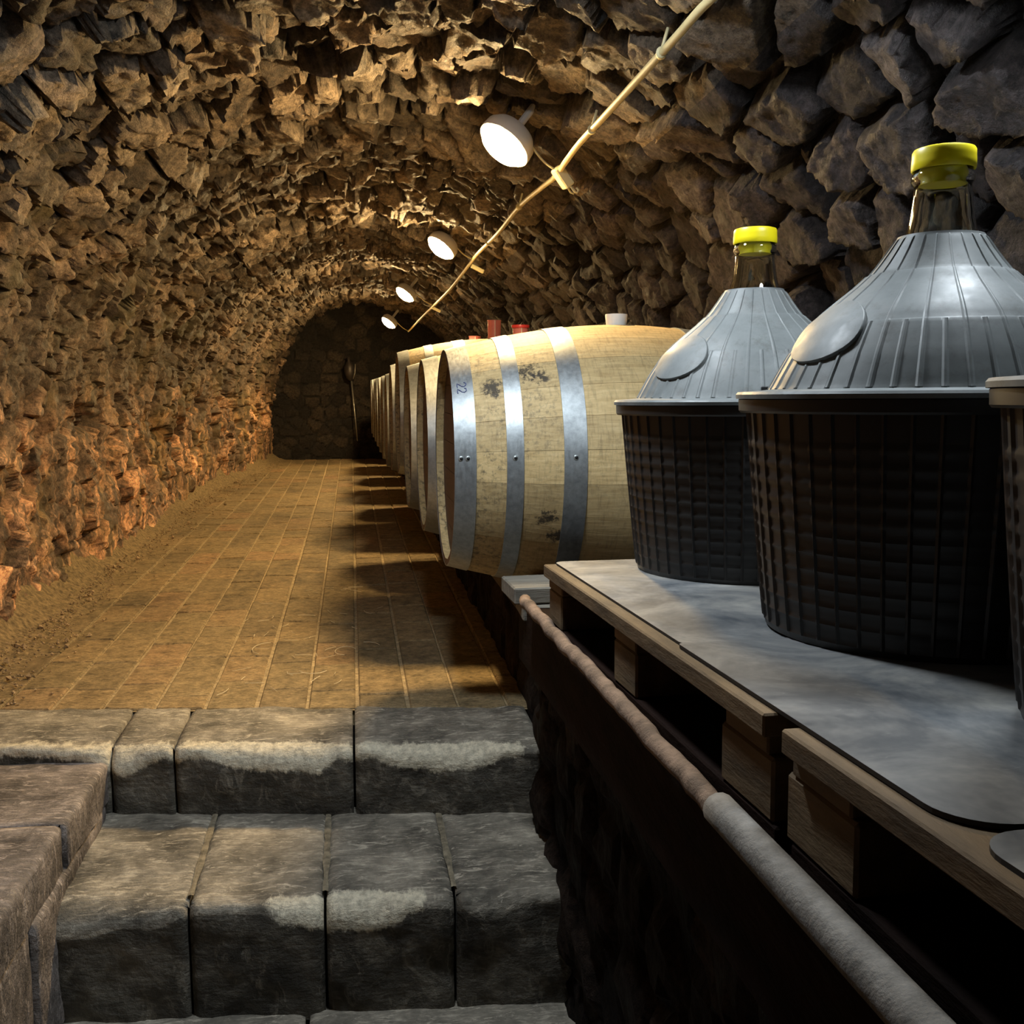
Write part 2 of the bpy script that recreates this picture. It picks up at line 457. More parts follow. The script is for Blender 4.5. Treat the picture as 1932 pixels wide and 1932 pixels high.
M['iron'] = simple('pale_metal_tube', (.55, .52, .46), .35, .8, var=.2, scale=30, bstr=0)
M['darkmetal'] = simple('dark_metal', (.06, .05, .045), .45, .5, var=.3, scale=20, bstr=0)
def emit(name, col, s):
    m = bpy.data.materials.new(name); m.use_nodes = True; nt = m.node_tree
    nt.nodes.remove(nt.nodes['Principled BSDF']); e = nd(nt, 'ShaderNodeEmission')
    e.inputs[0].default_value = (*col, 1); e.inputs[1].default_value = s
    nt.links.new(e.outputs[0], nt.nodes['Material Output'].inputs[0]); return m
M['warm'] = emit('warm_diffuser', WARM, L_WARM)
M['cool'] = emit('white_diffuser', COOL, L_COOL)
M['cool_fill'] = emit('stair_fill_diffuser', COOL, L_FILL)

# ------------------------------------------------------------------ the vault and side walls
X0, AR, B, ZC = .06, 1.32, 1.22, .58
Y0, Y1 = -1.8, 12.15
def floor_z(y): return np.asarray(y) * 0.0
LW, LA, LR = 1.05, 3.9, .75
def vault_point(s, y, d):
    """s: metres along the cross-section from low on the left wall to low on the right wall; d: inwards"""
    al = 1.27 - np.clip(y - 8.0, 0, 6) * .070
    b = B + np.clip(y - 8.0, 0, 6) * .002
    t = np.clip((s - LW) / LA, 0, 1); th = PI * (1 - t)
    c, sn = np.cos(th), np.sin(th); a = np.where(c < 0, al, AR)
    x = X0 + a * c; z = ZC + b * sn
    nx = -c / a; nz = -sn / b; ln = np.sqrt(nx * nx + nz * nz) + 1e-9; nx = nx / ln; nz = nz / ln
    z = z - np.clip(LW - s, 0, 9) - np.clip(s - LW - LA, 0, 9)
    return np.stack([x + nx * d, y, z + nz * d], -1)

def voronoi(sv, yv, seeds, ksy):
    """nearest and second nearest seed of every grid point; rows of the grid are strips in y"""
    lab = np.zeros(sv.shape, np.int32); f1 = np.zeros(sv.shape, np.float32); f2 = np.zeros(sv.shape, np.float32)
    order = np.argsort(seeds[:, 1]); sd = seeds[order]
    step = 12
    for r in range(0, sv.shape[0], step):
        ss = sv[r:r + step]; yy = yv[r:r + step]
        lo, hi = yy.min() - .42, yy.max() + .42
        a, b_ = np.searchsorted(sd[:, 1], [lo, hi])
        sub = sd[a:b_]
        D = ((ss[..., None] - sub[:, 0]) * 1.0) ** 2 + ((yy[..., None] - sub[:, 1]) * ksy) ** 2
        D = np.sqrt(D) / sub[:, 2]
        p = np.argpartition(D, 1, axis=-1)[..., :2]
        d2 = np.take_along_axis(D, p, -1)
        sw = d2[..., 0] > d2[..., 1]
        i1 = np.where(sw, p[..., 1], p[..., 0])
        lab[r:r + step] = order[a + i1]
        f1[r:r + step] = d2.min(-1); f2[r:r + step] = d2.max(-1)
    return lab, f1, f2

def cells(a, b, scale, seed):
    """jittered-grid cells: three random numbers of the nearest cell and the offset from its centre"""
    a = a / scale; b = b / scale; ia = np.floor(a).astype(np.int64); ib = np.floor(b).astype(np.int64)
    best = np.full(a.shape, 9.0, np.float32); out = [np.zeros(a.shape, np.float32) for _ in range(5)]
    for da in (-1, 0, 1):
        for db in (-1, 0, 1):
            ca, cb = ia + da, ib + db; z = np.zeros_like(ca)
            px = ca + .5 + .45 * _h(ca, cb, z, seed); py = cb + .5 + .45 * _h(ca, cb, z + 1, seed)
            dx, dy = a - px, b - py; d = dx * dx + dy * dy; m = d < best
            best = np.where(m, d, best)
            vals = (_h(ca, cb, z + 2, seed) * .5 + .5, _h(ca, cb, z + 3, seed) * .5 + .5, _h(ca, cb, z + 4, seed) * .5 + .5, dx * scale, dy * scale)
            for k in range(5): out[k] = np.where(m, vals[k], out[k])
    return out
def build_vault():
    sg = np.concatenate([np.arange(0, LW + LA, .0118), np.linspace(LW + LA, LW + LA + LR, 26)])
    yg = np.concatenate([np.arange(Y0, .9, .06), np.arange(.9, 4.6, .0115), np.arange(4.6, 8.2, .019), np.arange(8.2, Y1, .034)])
    sv, yv = np.meshgrid(sg, yg); sv = sv.astype(np.float32); yv = yv.astype(np.float32)
    # stones laid in rough courses, bigger on the right near the front
    seeds = []
    r = random.Random(5); s = -.1
    while s < LW + LA + LR + .2:
        right = s > LW + LA * .60
        left = s < LW + .15
        ds = .105 if not right else .15
        if left: ds = .13
        y = Y0 - .3 + r.random() * .2
        while y < Y1 + .3:
            big = right and y < 3.6
            wdt = (.20 if big else (.15 if left else .135)) * r.choice((.55, .8, 1.0, 1.25, 1.6, 2.0)) * r.uniform(.9, 1.1)
            seeds.append((s + ds * .5 + r.uniform(-.42, .42) * ds, y + wdt / 2, r.uniform(.85, 1.2)))
            y += wdt
        s += ds * r.uniform(.85, 1.15)
    seeds = np.array(seeds, np.float32); N = len(seeds)
    P3 = np.stack([sv, yv, np.zeros_like(sv)], -1)
    wp = 1 - .5 * sstep(LW + LA * .58, LW + LA * .68, sv)
    ws = sv + .022 * wp * fbm(P3 * 8, 3, 2) + .010 * fbm(P3 * 34, 5, 2)
    wy = yv + .026 * wp * fbm(P3 * 8 + 9, 4, 2) + .012 * fbm(P3 * 34, 6, 2)
    lab, f1, f2 = voronoi(ws, wy, seeds, .85)
    edge = f2 - f1                                     # 0 on a joint
    rr = np.random.default_rng(3)
    off = rr.random(N).astype(np.float32); tx = rr.normal(0, 1, N).astype(np.float32); ty = rr.normal(0, 1, N).astype(np.float32)
    hue = rr.random(N).astype(np.float32); dep = rr.random(N).astype(np.float32)
    gone = dep < .06
    u = sv
    rgt = sstep(LW + LA * .58, LW + LA * .68, u); lft = 1 - sstep(LW + LA * .10, LW + LA * .32, u)
    plaster = np.clip(lft * (.55 + .6 * np.clip(fbm(P3 * 1.6, 21, 3) * 2, -1, 1)), 0, 1)   # left wall: mortar smeared over the stones
    amp = .040 + .016 * (1 - rgt)
    h = off[lab] * amp
    til = (tx[lab] * (ws - seeds[lab, 0]) * .20 + ty[lab] * (wy - seeds[lab, 1]) * .24) * (1 - .45 * rgt)
    h += np.clip(til, -.03, .035)
    h = np.where(gone[lab], h - .05, h)
    h *= (1 - .55 * plaster)
    ew = .0075 + .0075 * rgt
    jd = .040 + .025 * rgt - .012 * lft
    prof = sstep(0.0, 1.0, edge / (ew * 2.0))
    h = (h + jd) * prof - jd * (1 - .8 * plaster * (1 - prof))
    # chipped facets
    calm = .35 + .65 * sstep(.50, .85, sv)
    h *= calm
    fam = (1 - .55 * rgt) * calm
    for scl, am, sd_ in ((.075, .011, 61), (.034, .0065, 62), (.017, .0035, 63)):
        r1, r2, r3, dx_, dy_ = cells(ws + .3 * scl * fbm(P3 * (1.5 / scl), sd_, 2), wy * .9, scl, sd_)
        h += fam * (am * (r1 - .5) * 1.5 + am / scl * ((r2 - .5) * dx_ + (r3 - .5) * dy_) * 1.7)
    h += .009 * (1 - .5 * rgt) * fbm(P3 * 13, 31, 3, .55, True) + .0035 * fbm(P3 * 60, 33, 3)
    h += .045 * fbm(P3 * 1.3, 40, 2) + .030 * lft * fbm(P3 * np.array([4.5, 3.5, 1]), 41, 3)
    # ragged pits in the left wall
    pit = sstep(.22, .34, fbm(P3 * np.array([5.0, 5.2, 1]), 71, 3)) * lft
    h -= .075 * pit * calm
    h = h.astype(np.float32)
    V = vault_point(sv, yv, h)
    # sideways raggedness so that stone edges overhang a little
    V[..., 1] += .012 * fbm(P3 * 26, 51, 2) * (1 - .5 * rgt)
    V[..., 1] = np.minimum(V[..., 1], Y1)
    stone = sstep(.15, .9, edge / (ew * 2.2)) * (1 - plaster * .7)
    tint = np.stack([off[lab] * .6 + hue[lab] * .4, stone, hue[(lab * 7 + 3) % N]], -1).astype(np.float32)
    nr, nc = sv.shape
    idx = np.arange(nr * nc).reshape(nr, nc)
    Q = np.stack([idx[:-1, :-1], idx[:-1, 1:], idx[1:, 1:], idx[1:, :-1]], -1).reshape(-1, 4)
    Vf = V.reshape(-1, 3); Tf = tint.reshape(-1, 3)
    fl = lab[:-1, :-1].ravel(); joint = (edge[:-1, :-1] < ew[:-1, :-1] * .8).ravel()
    fs = sv[:-1, :-1].ravel()
    A, Bc, C_, D_ = (Vf[Q[:, k]] for k in range(4))
    far = np.linalg.norm(np.cross(C_ - A, D_ - Bc), axis=1) * .5
    cen = (A + C_) * .5
    va = view_area(cen, far); va = va * np.maximum(.08, 1.0)
    sA, sB = LW + LA * .235, LW + LA * .70
    out = {}
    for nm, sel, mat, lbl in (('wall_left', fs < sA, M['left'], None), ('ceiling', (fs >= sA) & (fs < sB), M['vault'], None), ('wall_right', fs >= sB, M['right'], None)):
        def sub(mask, name):
            q = Q[mask]; used, invx = np.unique(q, return_inverse=True)
            return used, invx.reshape(-1, 4)
        base = sel & joint
        used, q = sub(base, nm)
        wo = link(nm, fast_mesh(nm, Vf[used], q, mat, True, {'tint': Tf[used]})); tag(wo, kind='structure')
        st = sel & ~joint
        # a stone that straddles the limit between two walls stays whole on each side: rank by size in view
        score = np.bincount(fl[st], weights=va[st], minlength=N)
        top = np.argsort(score)[::-1][:300]
        istop = np.zeros(N, bool); istop[top[score[top] > 0]] = True
        rest = st & ~istop[fl]
        used, q = sub(rest, nm)
        ro = link('rubble_stones', fast_mesh('rubble_stones', Vf[used], q, mat, True, {'tint': Tf[used]}), wo); tag(ro, kind='stuff')
        fi = np.nonzero(st & istop[fl])[0]; fi = fi[np.argsort(fl[fi], kind='stable')]
        cuts = np.nonzero(np.diff(fl[fi]))[0] + 1
        for g in np.split(fi, cuts):
            used, invx = np.unique(Q[g], return_inverse=True)
            vv = Vf[used]; c = vv.mean(0)
            link('stone', fast_mesh('stone', vv - c, invx.reshape(-1, 4), mat, True, {'tint': Tf[used]}), wo, tuple(map(float, c)))
        out[nm] = wo
    # solid ground behind the lining so that no light comes through
    return out
VAULT = build_vault()

def relief_wall(name, p0, ex, ez, w_, h_, nrm, mat, step, amp, seed, stones=True, cell=.17, maxparts=300):
    """a flat stone wall: origin p0, width along ex, height along ez, relief along nrm"""
    ex, ez, nrm = (np.array(v, float) for v in (ex, ez, nrm))
    a = np.arange(0, w_ + step, step); c = np.arange(0, h_ + step, step)
    A, C = np.meshgrid(a, c); P3 = np.stack([A, C, np.full_like(A, seed)], -1).astype(np.float32)
    sd = []; r = random.Random(seed)
    z = -.05
    while z < h_ + .1:
        x = -.1 - r.random() * cell
        dz = cell * .75 * r.uniform(.8, 1.2)
        while x < w_ + .2:
            ww = cell * r.uniform(.7, 1.5); sd.append((x + ww / 2, z + dz / 2 + r.uniform(-.25, .25) * dz, r.uniform(.9, 1.15))); x += ww
        z += dz
    sd = np.array(sd, np.float32)
    wa = A + .03 * fbm(P3 * 8, seed, 3); wc = C + .03 * fbm(P3 * 8 + 5, seed + 1, 3)
    lab, f1, f2 = voronoi(wa.astype(np.float32), wc.astype(np.float32), sd, 1.0)
    ed = f2 - f1; rr = np.random.default_rng(seed); off = rr.random(len(sd)); hue = rr.random(len(sd))
    prof = sstep(0, 1, ed / .04)
    h = (off[lab] * amp + amp) * prof - amp + amp * .6 * fbm(P3 * 10, seed + 3, 3, .55, True) + amp * .3 * fbm(P3 * 36, seed + 4, 3)
    V = np.array(p0) + A[..., None] * ex + C[..., None] * ez + h[..., None] * nrm
    T = np.stack([off[lab], sstep(.1, .7, ed / .03), hue[lab]], -1)
    nr, nc = A.shape; idx = np.arange(nr * nc).reshape(nr, nc)
    Q = np.stack([idx[:-1, :-1], idx[:-1, 1:], idx[1:, 1:], idx[1:, :-1]], -1).reshape(-1, 4)
    Vf = V.reshape(-1, 3); Tf = T.reshape(-1, 3); fl = lab[:-1, :-1].ravel(); jn = (ed[:-1, :-1] < .012).ravel()
    used, q = np.unique(Q[jn], return_inverse=True)
    wo = link(name, fast_mesh(name, Vf[used], q.reshape(-1, 4), mat, True, {'tint': Tf[used]})); tag(wo, kind='structure')
    fi = np.nonzero(~jn)[0]; cnt = np.bincount(fl[fi], minlength=len(sd))
    keep = np.zeros(len(sd), bool); keep[np.argsort(cnt)[::-1][:maxparts]] = True
    for l in np.unique(fl[fi]):
        g = fi[fl[fi] == l]
        used, invx = np.unique(Q[g], return_inverse=True); vv = Vf[used]; cc = vv.mean(0)
        link('stone', fast_mesh('stone', vv - cc, invx.reshape(-1, 4), mat, True, {'tint': Tf[used]}), wo, tuple(map(float, cc)))
    return wo
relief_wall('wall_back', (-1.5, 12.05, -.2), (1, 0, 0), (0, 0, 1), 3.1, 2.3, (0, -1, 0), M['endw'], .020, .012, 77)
wf = MB().box((.1, Y0 - .06, .5), (3.4, .1, 3.4)).build('wall_front', M['endw']); tag(wf, kind='structure')

# ------------------------------------------------------------------ the brick floor
def edge_y(x): return 2.745 - .135 * x          # line where the pavers stop at the top step
fa = np.arange(-1.35, .62, .05); fb = np.concatenate([np.arange(0, 3, .05), np.arange(3, 9.5, .1)])
FX, FY = np.meshgrid(fa, fb); FYw = edge_y(FX) - .01 + FY
FZ = floor_z(FYw) - .0055 + .0022 * fbm(np.stack([FX * 6, FYw * 6, FX * 0], -1), 3, 3)
V = np.stack([FX, FYw, FZ], -1); nr, nc = FX.shape; idx = np.arange(nr * nc).reshape(nr, nc)
floor = link('floor', fast_mesh('floor', V.reshape(-1, 3), np.stack([idx[:-1, :-1], idx[:-1, 1:], idx[1:, 1:], idx[1:, :-1]], -1).reshape(-1, 4), M['sand']))
tag(floor, kind='structure')
def brick_geo(x0, x1, ya0, ya1, yb0, yb1, r):
    ch = .004
    z0 = -.05; dz = [r.uniform(-.0025, .0025) for _ in range(4)]; zt = r.uniform(-.002, .0025)
    low = [(x0, ya0), (x1, ya1), (x1, yb1), (x0, yb0)]
    top = [(x0 + ch, ya0 + ch), (x1 - ch, ya1 + ch), (x1 - ch, yb1 - ch), (x0 + ch, yb0 - ch)]
    fz = [float(floor_z(p[1])) for p in low]
    V = [(p[0], p[1], z0 + fz[i]) for i, p in enumerate(low)] + [(p[0], p[1], -.0045 + fz[i] + zt + dz[i]) for i, p in enumerate(low)] + [(p[0], p[1], fz[i] + zt + dz[i]) for i, p in enumerate(top)]
    F = [(8, 9, 10, 11)] + [(i, (i + 1) % 4, 4 + (i + 1) % 4, 4 + i) for i in range(4)] + [(4 + i, 4 + (i + 1) % 4, 8 + (i + 1) % 4, 8 + i) for i in range(4)]
    return V, F
bricks = []
r = random.Random(21)
PW = .137
for k in range(-9, 4):
    x0 = -.001 + PW * k + .0042 + r.uniform(-.003, .003); x1 = -.001 + PW * (k + 1) - .0042 + r.uniform(-.002, .002)
    if k == 3: x1 = .47
    y = None; first = True
    ln = PW * r.uniform(.6, 2.1)
    ya0, ya1 = edge_y(x0), edge_y(x1)
    while max(ya0, ya1) < 12.0:
        ye = min(ya0, ya1) + ln if first else ya0 + ln
        if first and ln < .12: ye = min(ya0, ya1) + .12
        gap = r.uniform(.002, .005)
        bricks.append((x0, x1, ya0, ya1, ye, ye))
        ya0 = ya1 = ye + gap; ln = r.choice((.27, .28, .285, .275, .14)) if r.random() < .97 else .2
        first = False
ctr = np.array([[(b[0] + b[1]) / 2, (b[2] + b[4]) / 2, 0] for b in bricks])
ar = np.array([(b[1] - b[0]) * (b[4] - b[2]) for b in bricks])
sc_ = view_area(ctr, ar * .88 / np.maximum(ctr[:, 1], .5)); order = np.argsort(sc_)[::-1]
rest = MB(); rest_t = []
for n_, i in enumerate(order):
    V, F = brick_geo(*bricks[i], r)
    t = r.random(); tt = (t, r.random(), r.random())
    if n_ < 300:
        c = ctr[i]; me = fast_mesh('brick', np.array(V) - c, np.array(F), M['brick'], False, {'tint': np.tile(tt, (len(V), 1))})
        link('brick', me, floor, tuple(map(float, c)))
    else:
        rest.add(V, F); rest_t += [tt] * len(V)
ro = link('far_bricks', fast_mesh('far_bricks', np.array(rest.v), np.array(rest.f), M['brick'], False, {'tint': np.array(rest_t)}), floor)
tag(ro, kind='stuff')

# dirt bank along the left wall, loose gravel and pale shavings
ya = np.concatenate([np.arange(2.7, 6, .03), np.arange(6, 12.1, .07)]); tt_ = np.linspace(0, 1, 26)
T, Y = np.meshgrid(tt_, ya); P3 = np.stack([T * 4, Y * 3, Y * 0], -1)
left_x = -1.27 + np.clip(Y - 8.0, 0, 6) * .070
wid = .27 + .08 * fbm(P3 * np.array([0, 1.2, 0]), 8, 4)
X = left_x + T * wid
Z = floor_z(Y) - .004 + (.15 + .05 * fbm(P3 * np.array([0, 1, 0]), 9, 3)) * (1 - T) ** 2.6 + .012 * (1 - T) ** 1.0 + .016 * fbm(P3 * 2.5, 10, 4) * (1 - T) + .007 * fbm(P3 * np.array([5, 9, 1]), 12, 4) * (1 - T ** 8)
nr, nc = T.shape; idx = np.arange(nr * nc).reshape(nr, nc)
db = link('dirt_bank', fast_mesh('dirt_bank', np.stack([X, Y, Z], -1).reshape(-1, 3), np.stack([idx[:-1, :-1], idx[:-1, 1:], idx[1:, 1:], idx[1:, :-1]], -1).reshape(-1, 4), M['dirt']))
tag(db, 'dry sandy dirt banked along the foot of the left wall', 'dirt', kind='stuff')
g = MB(); r = random.Random(4)
for i in range(1800):
    y = 2.9 + 8.5 * r.random() ** 1.9; x = -1.12 + np.clip(y - 8, 0, 6) * .070 + abs(r.gauss(0, .10)) - .04; s = r.uniform(.002, .007)
    if r.random() < .03: s = .012
    z = .006 + max(0, (-.95 - x)) * .10
    m = Matrix.Rotation(r.random() * 6, 3, 'Z') @ Matrix.Rotation(r.random() * 3, 3, 'X')
    V = [m @ Vector(p) for p in ((s * 1.3, 0, 0), (-s, 0, 0), (0, s, 0), (0, -s * .9, 0), (0, 0, s * .8), (0, 0, -s * .7))]
    g.add([p + Vector((x, y, z)) for p in V], [(0, 2, 4), (2, 1, 4), (1, 3, 4), (3, 0, 4), (2, 0, 5), (1, 2, 5), (3, 1, 5), (0, 3, 5)])
tag(g.build('gravel', M['pebble']), 'small loose gravel scattered on the sandy dirt at the left edge', 'gravel', kind='stuff')
g = MB(); r = random.Random(14)
for i in range(46):
    x = r.gauss(-.22, .13); y = 2.85 + 1.6 * r.random(); a = r.random() * 6.28; L = r.uniform(.02, .07); cv = r.uniform(-9, 9)
    pts = []; px, py = x, y
    for k in range(7):
        pts.append((px, py, .0065)); px += math.cos(a) * L / 6; py += math.sin(a) * L / 6; a += cv * L / 6 * 2
    g.tube(pts, r.uniform(.0006, .0012), 4)
for (cx, cy, rad, a0, a1) in ((-.035, 3.33, .035, .4, 4.6), (-.29, 3.40, .05, 1.5, 4.2), (-.13, 3.15, .05, 3.6, 5.6), (.03, 3.36, .05, .4, 1.7)):
    g.tube([(cx + rad * math.cos(a0 + (a1 - a0) * k / 12), cy + 1.5 * rad * math.sin(a0 + (a1 - a0) * k / 12), .0065) for k in range(13)], .0013, 4)
tag(g.build('pale_shavings', M['straw']), 'pale curled shavings strewn over the middle of the brick floor', 'shavings', kind='stuff')

# ------------------------------------------------------------------ the steps
def step_block(name, x0, x1, yf, yb, zt, zb, parent, mat, seed, wear=1.0, rad=.03, dark_riser=True, cut=.05, rnd=.6, wx=None):
    """one stone: top, worn rounded lip and front; yf(x) front line, yb(x) back line"""
    nx = max(6, int((x1 - x0) / .011)); xs = np.linspace(x0, x1, nx)
    prof = []                                          # (distance parameter, y from front, z)
    rb = np.linspace(1, 0, 22)
    for t in rb: prof.append((t, None))
    arc = [('a', k) for k in np.linspace(0, 1, 9)[1:]]
    nz = max(6, int((zt - zb - rad) / .011)); fr = [('f', k) for k in np.linspace(0, 1, nz)[1:]]
    rows = []
    px = xs
    wl = fbm(np.stack([px * 7, px * 0 + seed, px * 0], -1), seed, 3)     # wear changes along the lip
    R = rad * (1 + .8 * np.clip(wl * 2, -.6, 1.2) * wear)
    f = yf(px); bk = yb(px)
    lip = []; riser_dark = []
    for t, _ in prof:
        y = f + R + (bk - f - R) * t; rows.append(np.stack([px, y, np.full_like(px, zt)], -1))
        dist = (y - f); lip.append(1 - np.clip(dist / .10, 0, 1)); riser_dark.append(np.zeros_like(px))
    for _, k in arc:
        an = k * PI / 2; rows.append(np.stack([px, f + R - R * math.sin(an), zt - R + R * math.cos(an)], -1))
        lip.append(np.full_like(px, 1.0) - .10 * k); riser_dark.append(np.full_like(px, .15 + .3 * k))
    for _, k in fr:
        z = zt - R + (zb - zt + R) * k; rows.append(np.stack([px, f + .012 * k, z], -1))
        dd = (zt - R - z); lip.append(.9 * (1 - np.clip(dd / .035, 0, 1)) ); riser_dark.append(np.clip(.5 + dd / .03, 0, 1))
    V = np.stack(rows, 0)
    lip = np.stack(lip, 0); riser_dark = np.stack(riser_dark, 0)
    nz_ = fbm(V * 9, seed + 3, 4); n2 = fbm(V * 40, seed + 4, 3, .6)
    V[..., 2] += .007 * nz_ + .002 * n2 - .010 * wear * np.clip(lip, 0, 1) * (0.4 + .8 * np.clip(wl, -.2, 1))[None]
    V[..., 1] += .008 * fbm(V * 12 + 7, seed + 5, 3) + .002 * n2
    sidef = np.minimum(np.abs(px - x0), np.abs(px - x1)); rn = np.clip(1 - sidef / .018, 0, 1) ** 2
    V[..., 2] -= (.009 * rnd * rn)[None]; V[len(prof):, :, 1] += (.010 * rnd * rn)[None]
    # joint walls at both ends
    L = V[:, :1].copy(); Rr = V[:, -1:].copy()
    for e in (L, Rr): e[..., 2] -= cut * .8; e[len(prof):, :, 1] += cut
    V = np.concatenate([L, V, Rr], 1)
    lip = np.concatenate([lip[:, :1] * 0, lip, lip[:, -1:] * 0], 1); riser_dark = np.concatenate([riser_dark[:, :1] * 0 + 1, riser_dark, riser_dark[:, -1:] * 0 + 1], 1)
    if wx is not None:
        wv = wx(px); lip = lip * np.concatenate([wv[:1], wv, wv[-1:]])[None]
    T = np.stack([lip * wear, riser_dark, lip * 0 + (seed * .37 % 1)], -1)
    nr, nc = V.shape[:2]; idx = np.arange(nr * nc).reshape(nr, nc)
    Q = np.stack([idx[:-1, :-1], idx[1:, :-1], idx[1:, 1:], idx[:-1, 1:]], -1).reshape(-1, 4)
    Vf = V.reshape(-1, 3); c = Vf.mean(0)
    return link(name, fast_mesh(name, Vf - c, Q, mat, True, {'tint': T.reshape(-1, 3)}), parent, tuple(map(float, c)))
steps = empty('stone_steps', (0, 2.1, -.42))
tag(steps, 'worn dark stone steps with pale lips leading up to the brick floor', 'steps')
class OffsetParent: pass
def adopt(o, parent):
    o.parent = parent; o.matrix_parent_inverse = Matrix.Translation(-Vector(parent.location))
f1_ = lambda x: 2.435 - .150 * x
b1_ = lambda x: edge_y(x) + .0
f2_ = lambda x: 2.015 - .085 * x
b2_ = lambda x: f1_(x) + .05
f3_ = lambda x: 1.50 - .05 * x
b3_ = lambda x: f2_(x) + .05
for i, (a, b_) in enumerate(((-1.28, -.603), (-.597, -.449), (-.443, -.014), (-.008, .45))):
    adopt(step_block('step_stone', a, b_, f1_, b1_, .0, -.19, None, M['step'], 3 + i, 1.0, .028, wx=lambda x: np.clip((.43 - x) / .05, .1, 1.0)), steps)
for i, (a, b_) in enumerate(((-.63, -.353), (-.348, -.078), (-.072, .190), (.196, .45))):
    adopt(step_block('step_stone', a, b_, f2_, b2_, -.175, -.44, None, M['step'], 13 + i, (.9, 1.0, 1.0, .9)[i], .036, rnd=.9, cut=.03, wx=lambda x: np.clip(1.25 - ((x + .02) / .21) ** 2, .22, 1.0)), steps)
for i, (a, b_) in enumerate(((-.66, -.12), (-.11, .45))):
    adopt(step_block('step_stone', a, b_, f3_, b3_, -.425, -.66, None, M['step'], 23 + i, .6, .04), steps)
for x in (-.3505, -.075, .193):
    ys_ = np.linspace(2.06, 2.47, 24); wv = .007 + .003 * fbm(np.stack([ys_ * 20, ys_ * 0 + x, ys_ * 0], -1), 5, 2)
    V = [(x - wv[i] - .004 * (ys_[i] - 2.2), ys_[i] - .085 * x, -.1755) for i in range(24)] + [(x + wv[i] - .004 * (ys_[i] - 2.2), ys_[i] - .085 * x, -.1755) for i in range(24)] + [(x, ys_[i] - .085 * x, -.174) for i in range(24)]
    adopt(MB().add(V, [(i, 48 + i, 49 + i, i + 1) for i in range(23)] + [(48 + i, 24 + i, 25 + i, 49 + i) for i in range(23)]).build('mortar_joint', M['joint']), steps)
mo = MB().box((-.08, 2.70, -.26), (1.05, .22, .42)).box((-.08, 2.34, -.43), (1.05, .36, .42)).box((-.08, 1.85, -.64), (1.05, .40, .34)).build('mortar_core', M['plinth'])
adopt(mo, steps)
gl = MB().box((-.1, 0.0, -.70), (2.6, 3.7, .1)).build('floor_lower', M['plinth']); tag(gl, kind='structure')

# kerb at the left of the steps: two courses of stone
kerb = empty('stone_kerb', (-.9, 2.0, -.42)); tag(kerb, 'brown stone kerb flanking the left side of the steps', 'kerb')
def kerb_stone(y0, y1, zt, zb, seed, xr):
    """block whose top faces up and whose right face looks at the steps"""
    nu = max(6, int((y1 - y0) / .014)); ys = np.linspace(y0, y1, nu); rows = []; lip = []; sk = []
    R = .014
    for t in np.linspace(1, 0, 34): rows.append((xr - R - .62 * t, zt)); lip.append(.9 * (1 - min(1, t * .62 / .05))); sk.append(.2)
    for k in np.linspace(0, 1, 6)[1:]: rows.append((xr - R + R * math.sin(k * PI / 2), zt - R + R * math.cos(k * PI / 2))); lip.append(.7); sk.append(.3)
    for k in np.linspace(0, 1, max(6, int((zt - zb) / .013)))[1:]: rows.append((xr, zt - R + (zb - zt + R) * k)); lip.append(.0); sk.append(.55)
    V = np.array([[(x, y, z) for y in ys] for x, z in rows], np.float32)
    n = fbm(V * 10, seed, 4); V[..., 2] += .006 * n; V[..., 0] += .006 * fbm(V * 12 + 3, seed + 1, 4)
    e = np.minimum(ys - y0, y1 - ys); rn = np.clip(1 - e / .012, 0, 1) ** 2
    V[..., 2] -= (.003 * rn)[None]; V[34:, :, 0] -= (.003 * rn)[None]
    L = V[:, :1].copy(); Rr = V[:, -1:].copy()
    for q in (L, Rr): q[..., 2] -= .012; q[34:, :, 0] -= .012
    V = np.concatenate([L, V, Rr], 1); nr, nc = V.shape[:2]
    T = np.zeros((nr, nc, 3), np.float32); T[..., 0] = np.array(lip)[:, None] * .5; T[..., 1] = np.array(sk)[:, None]
    idx = np.arange(nr * nc).reshape(nr, nc); Q = np.stack([idx[:-1, :-1], idx[:-1, 1:], idx[1:, 1:], idx[1:, :-1]], -1).reshape(-1, 4)
    Vf = V.reshape(-1, 3); c = Vf.mean(0)
    adopt(link('kerb_stone', fast_mesh('kerb_stone', Vf - c, Q, M['kerb'], True, {'tint': T.reshape(-1, 3)}), None, tuple(map(float, c))), kerb)
for (a, b_, zt, zb, xr) in ((2.182, 2.555, -.038, -.135, -.608), (1.55, 2.179, -.040, -.140, -.618), (.9, 1.543, -.044, -.14, -.622),
                            (1.95, 2.52, -.137, -.42, -.611), (1.30, 1.947, -.142, -.42, -.622), (.9, 1.55, -.43, -.66, -.63), (1.56, 2.1, -.43, -.66, -.63)):
    kerb_stone(a, b_, zt, zb, int(a * 100) + int(-zb * 10), xr)
adopt(MB().box((-.96, 1.72, -.40), (.64, 1.62, .60)).build('mortar_core', M['plinth']), kerb)

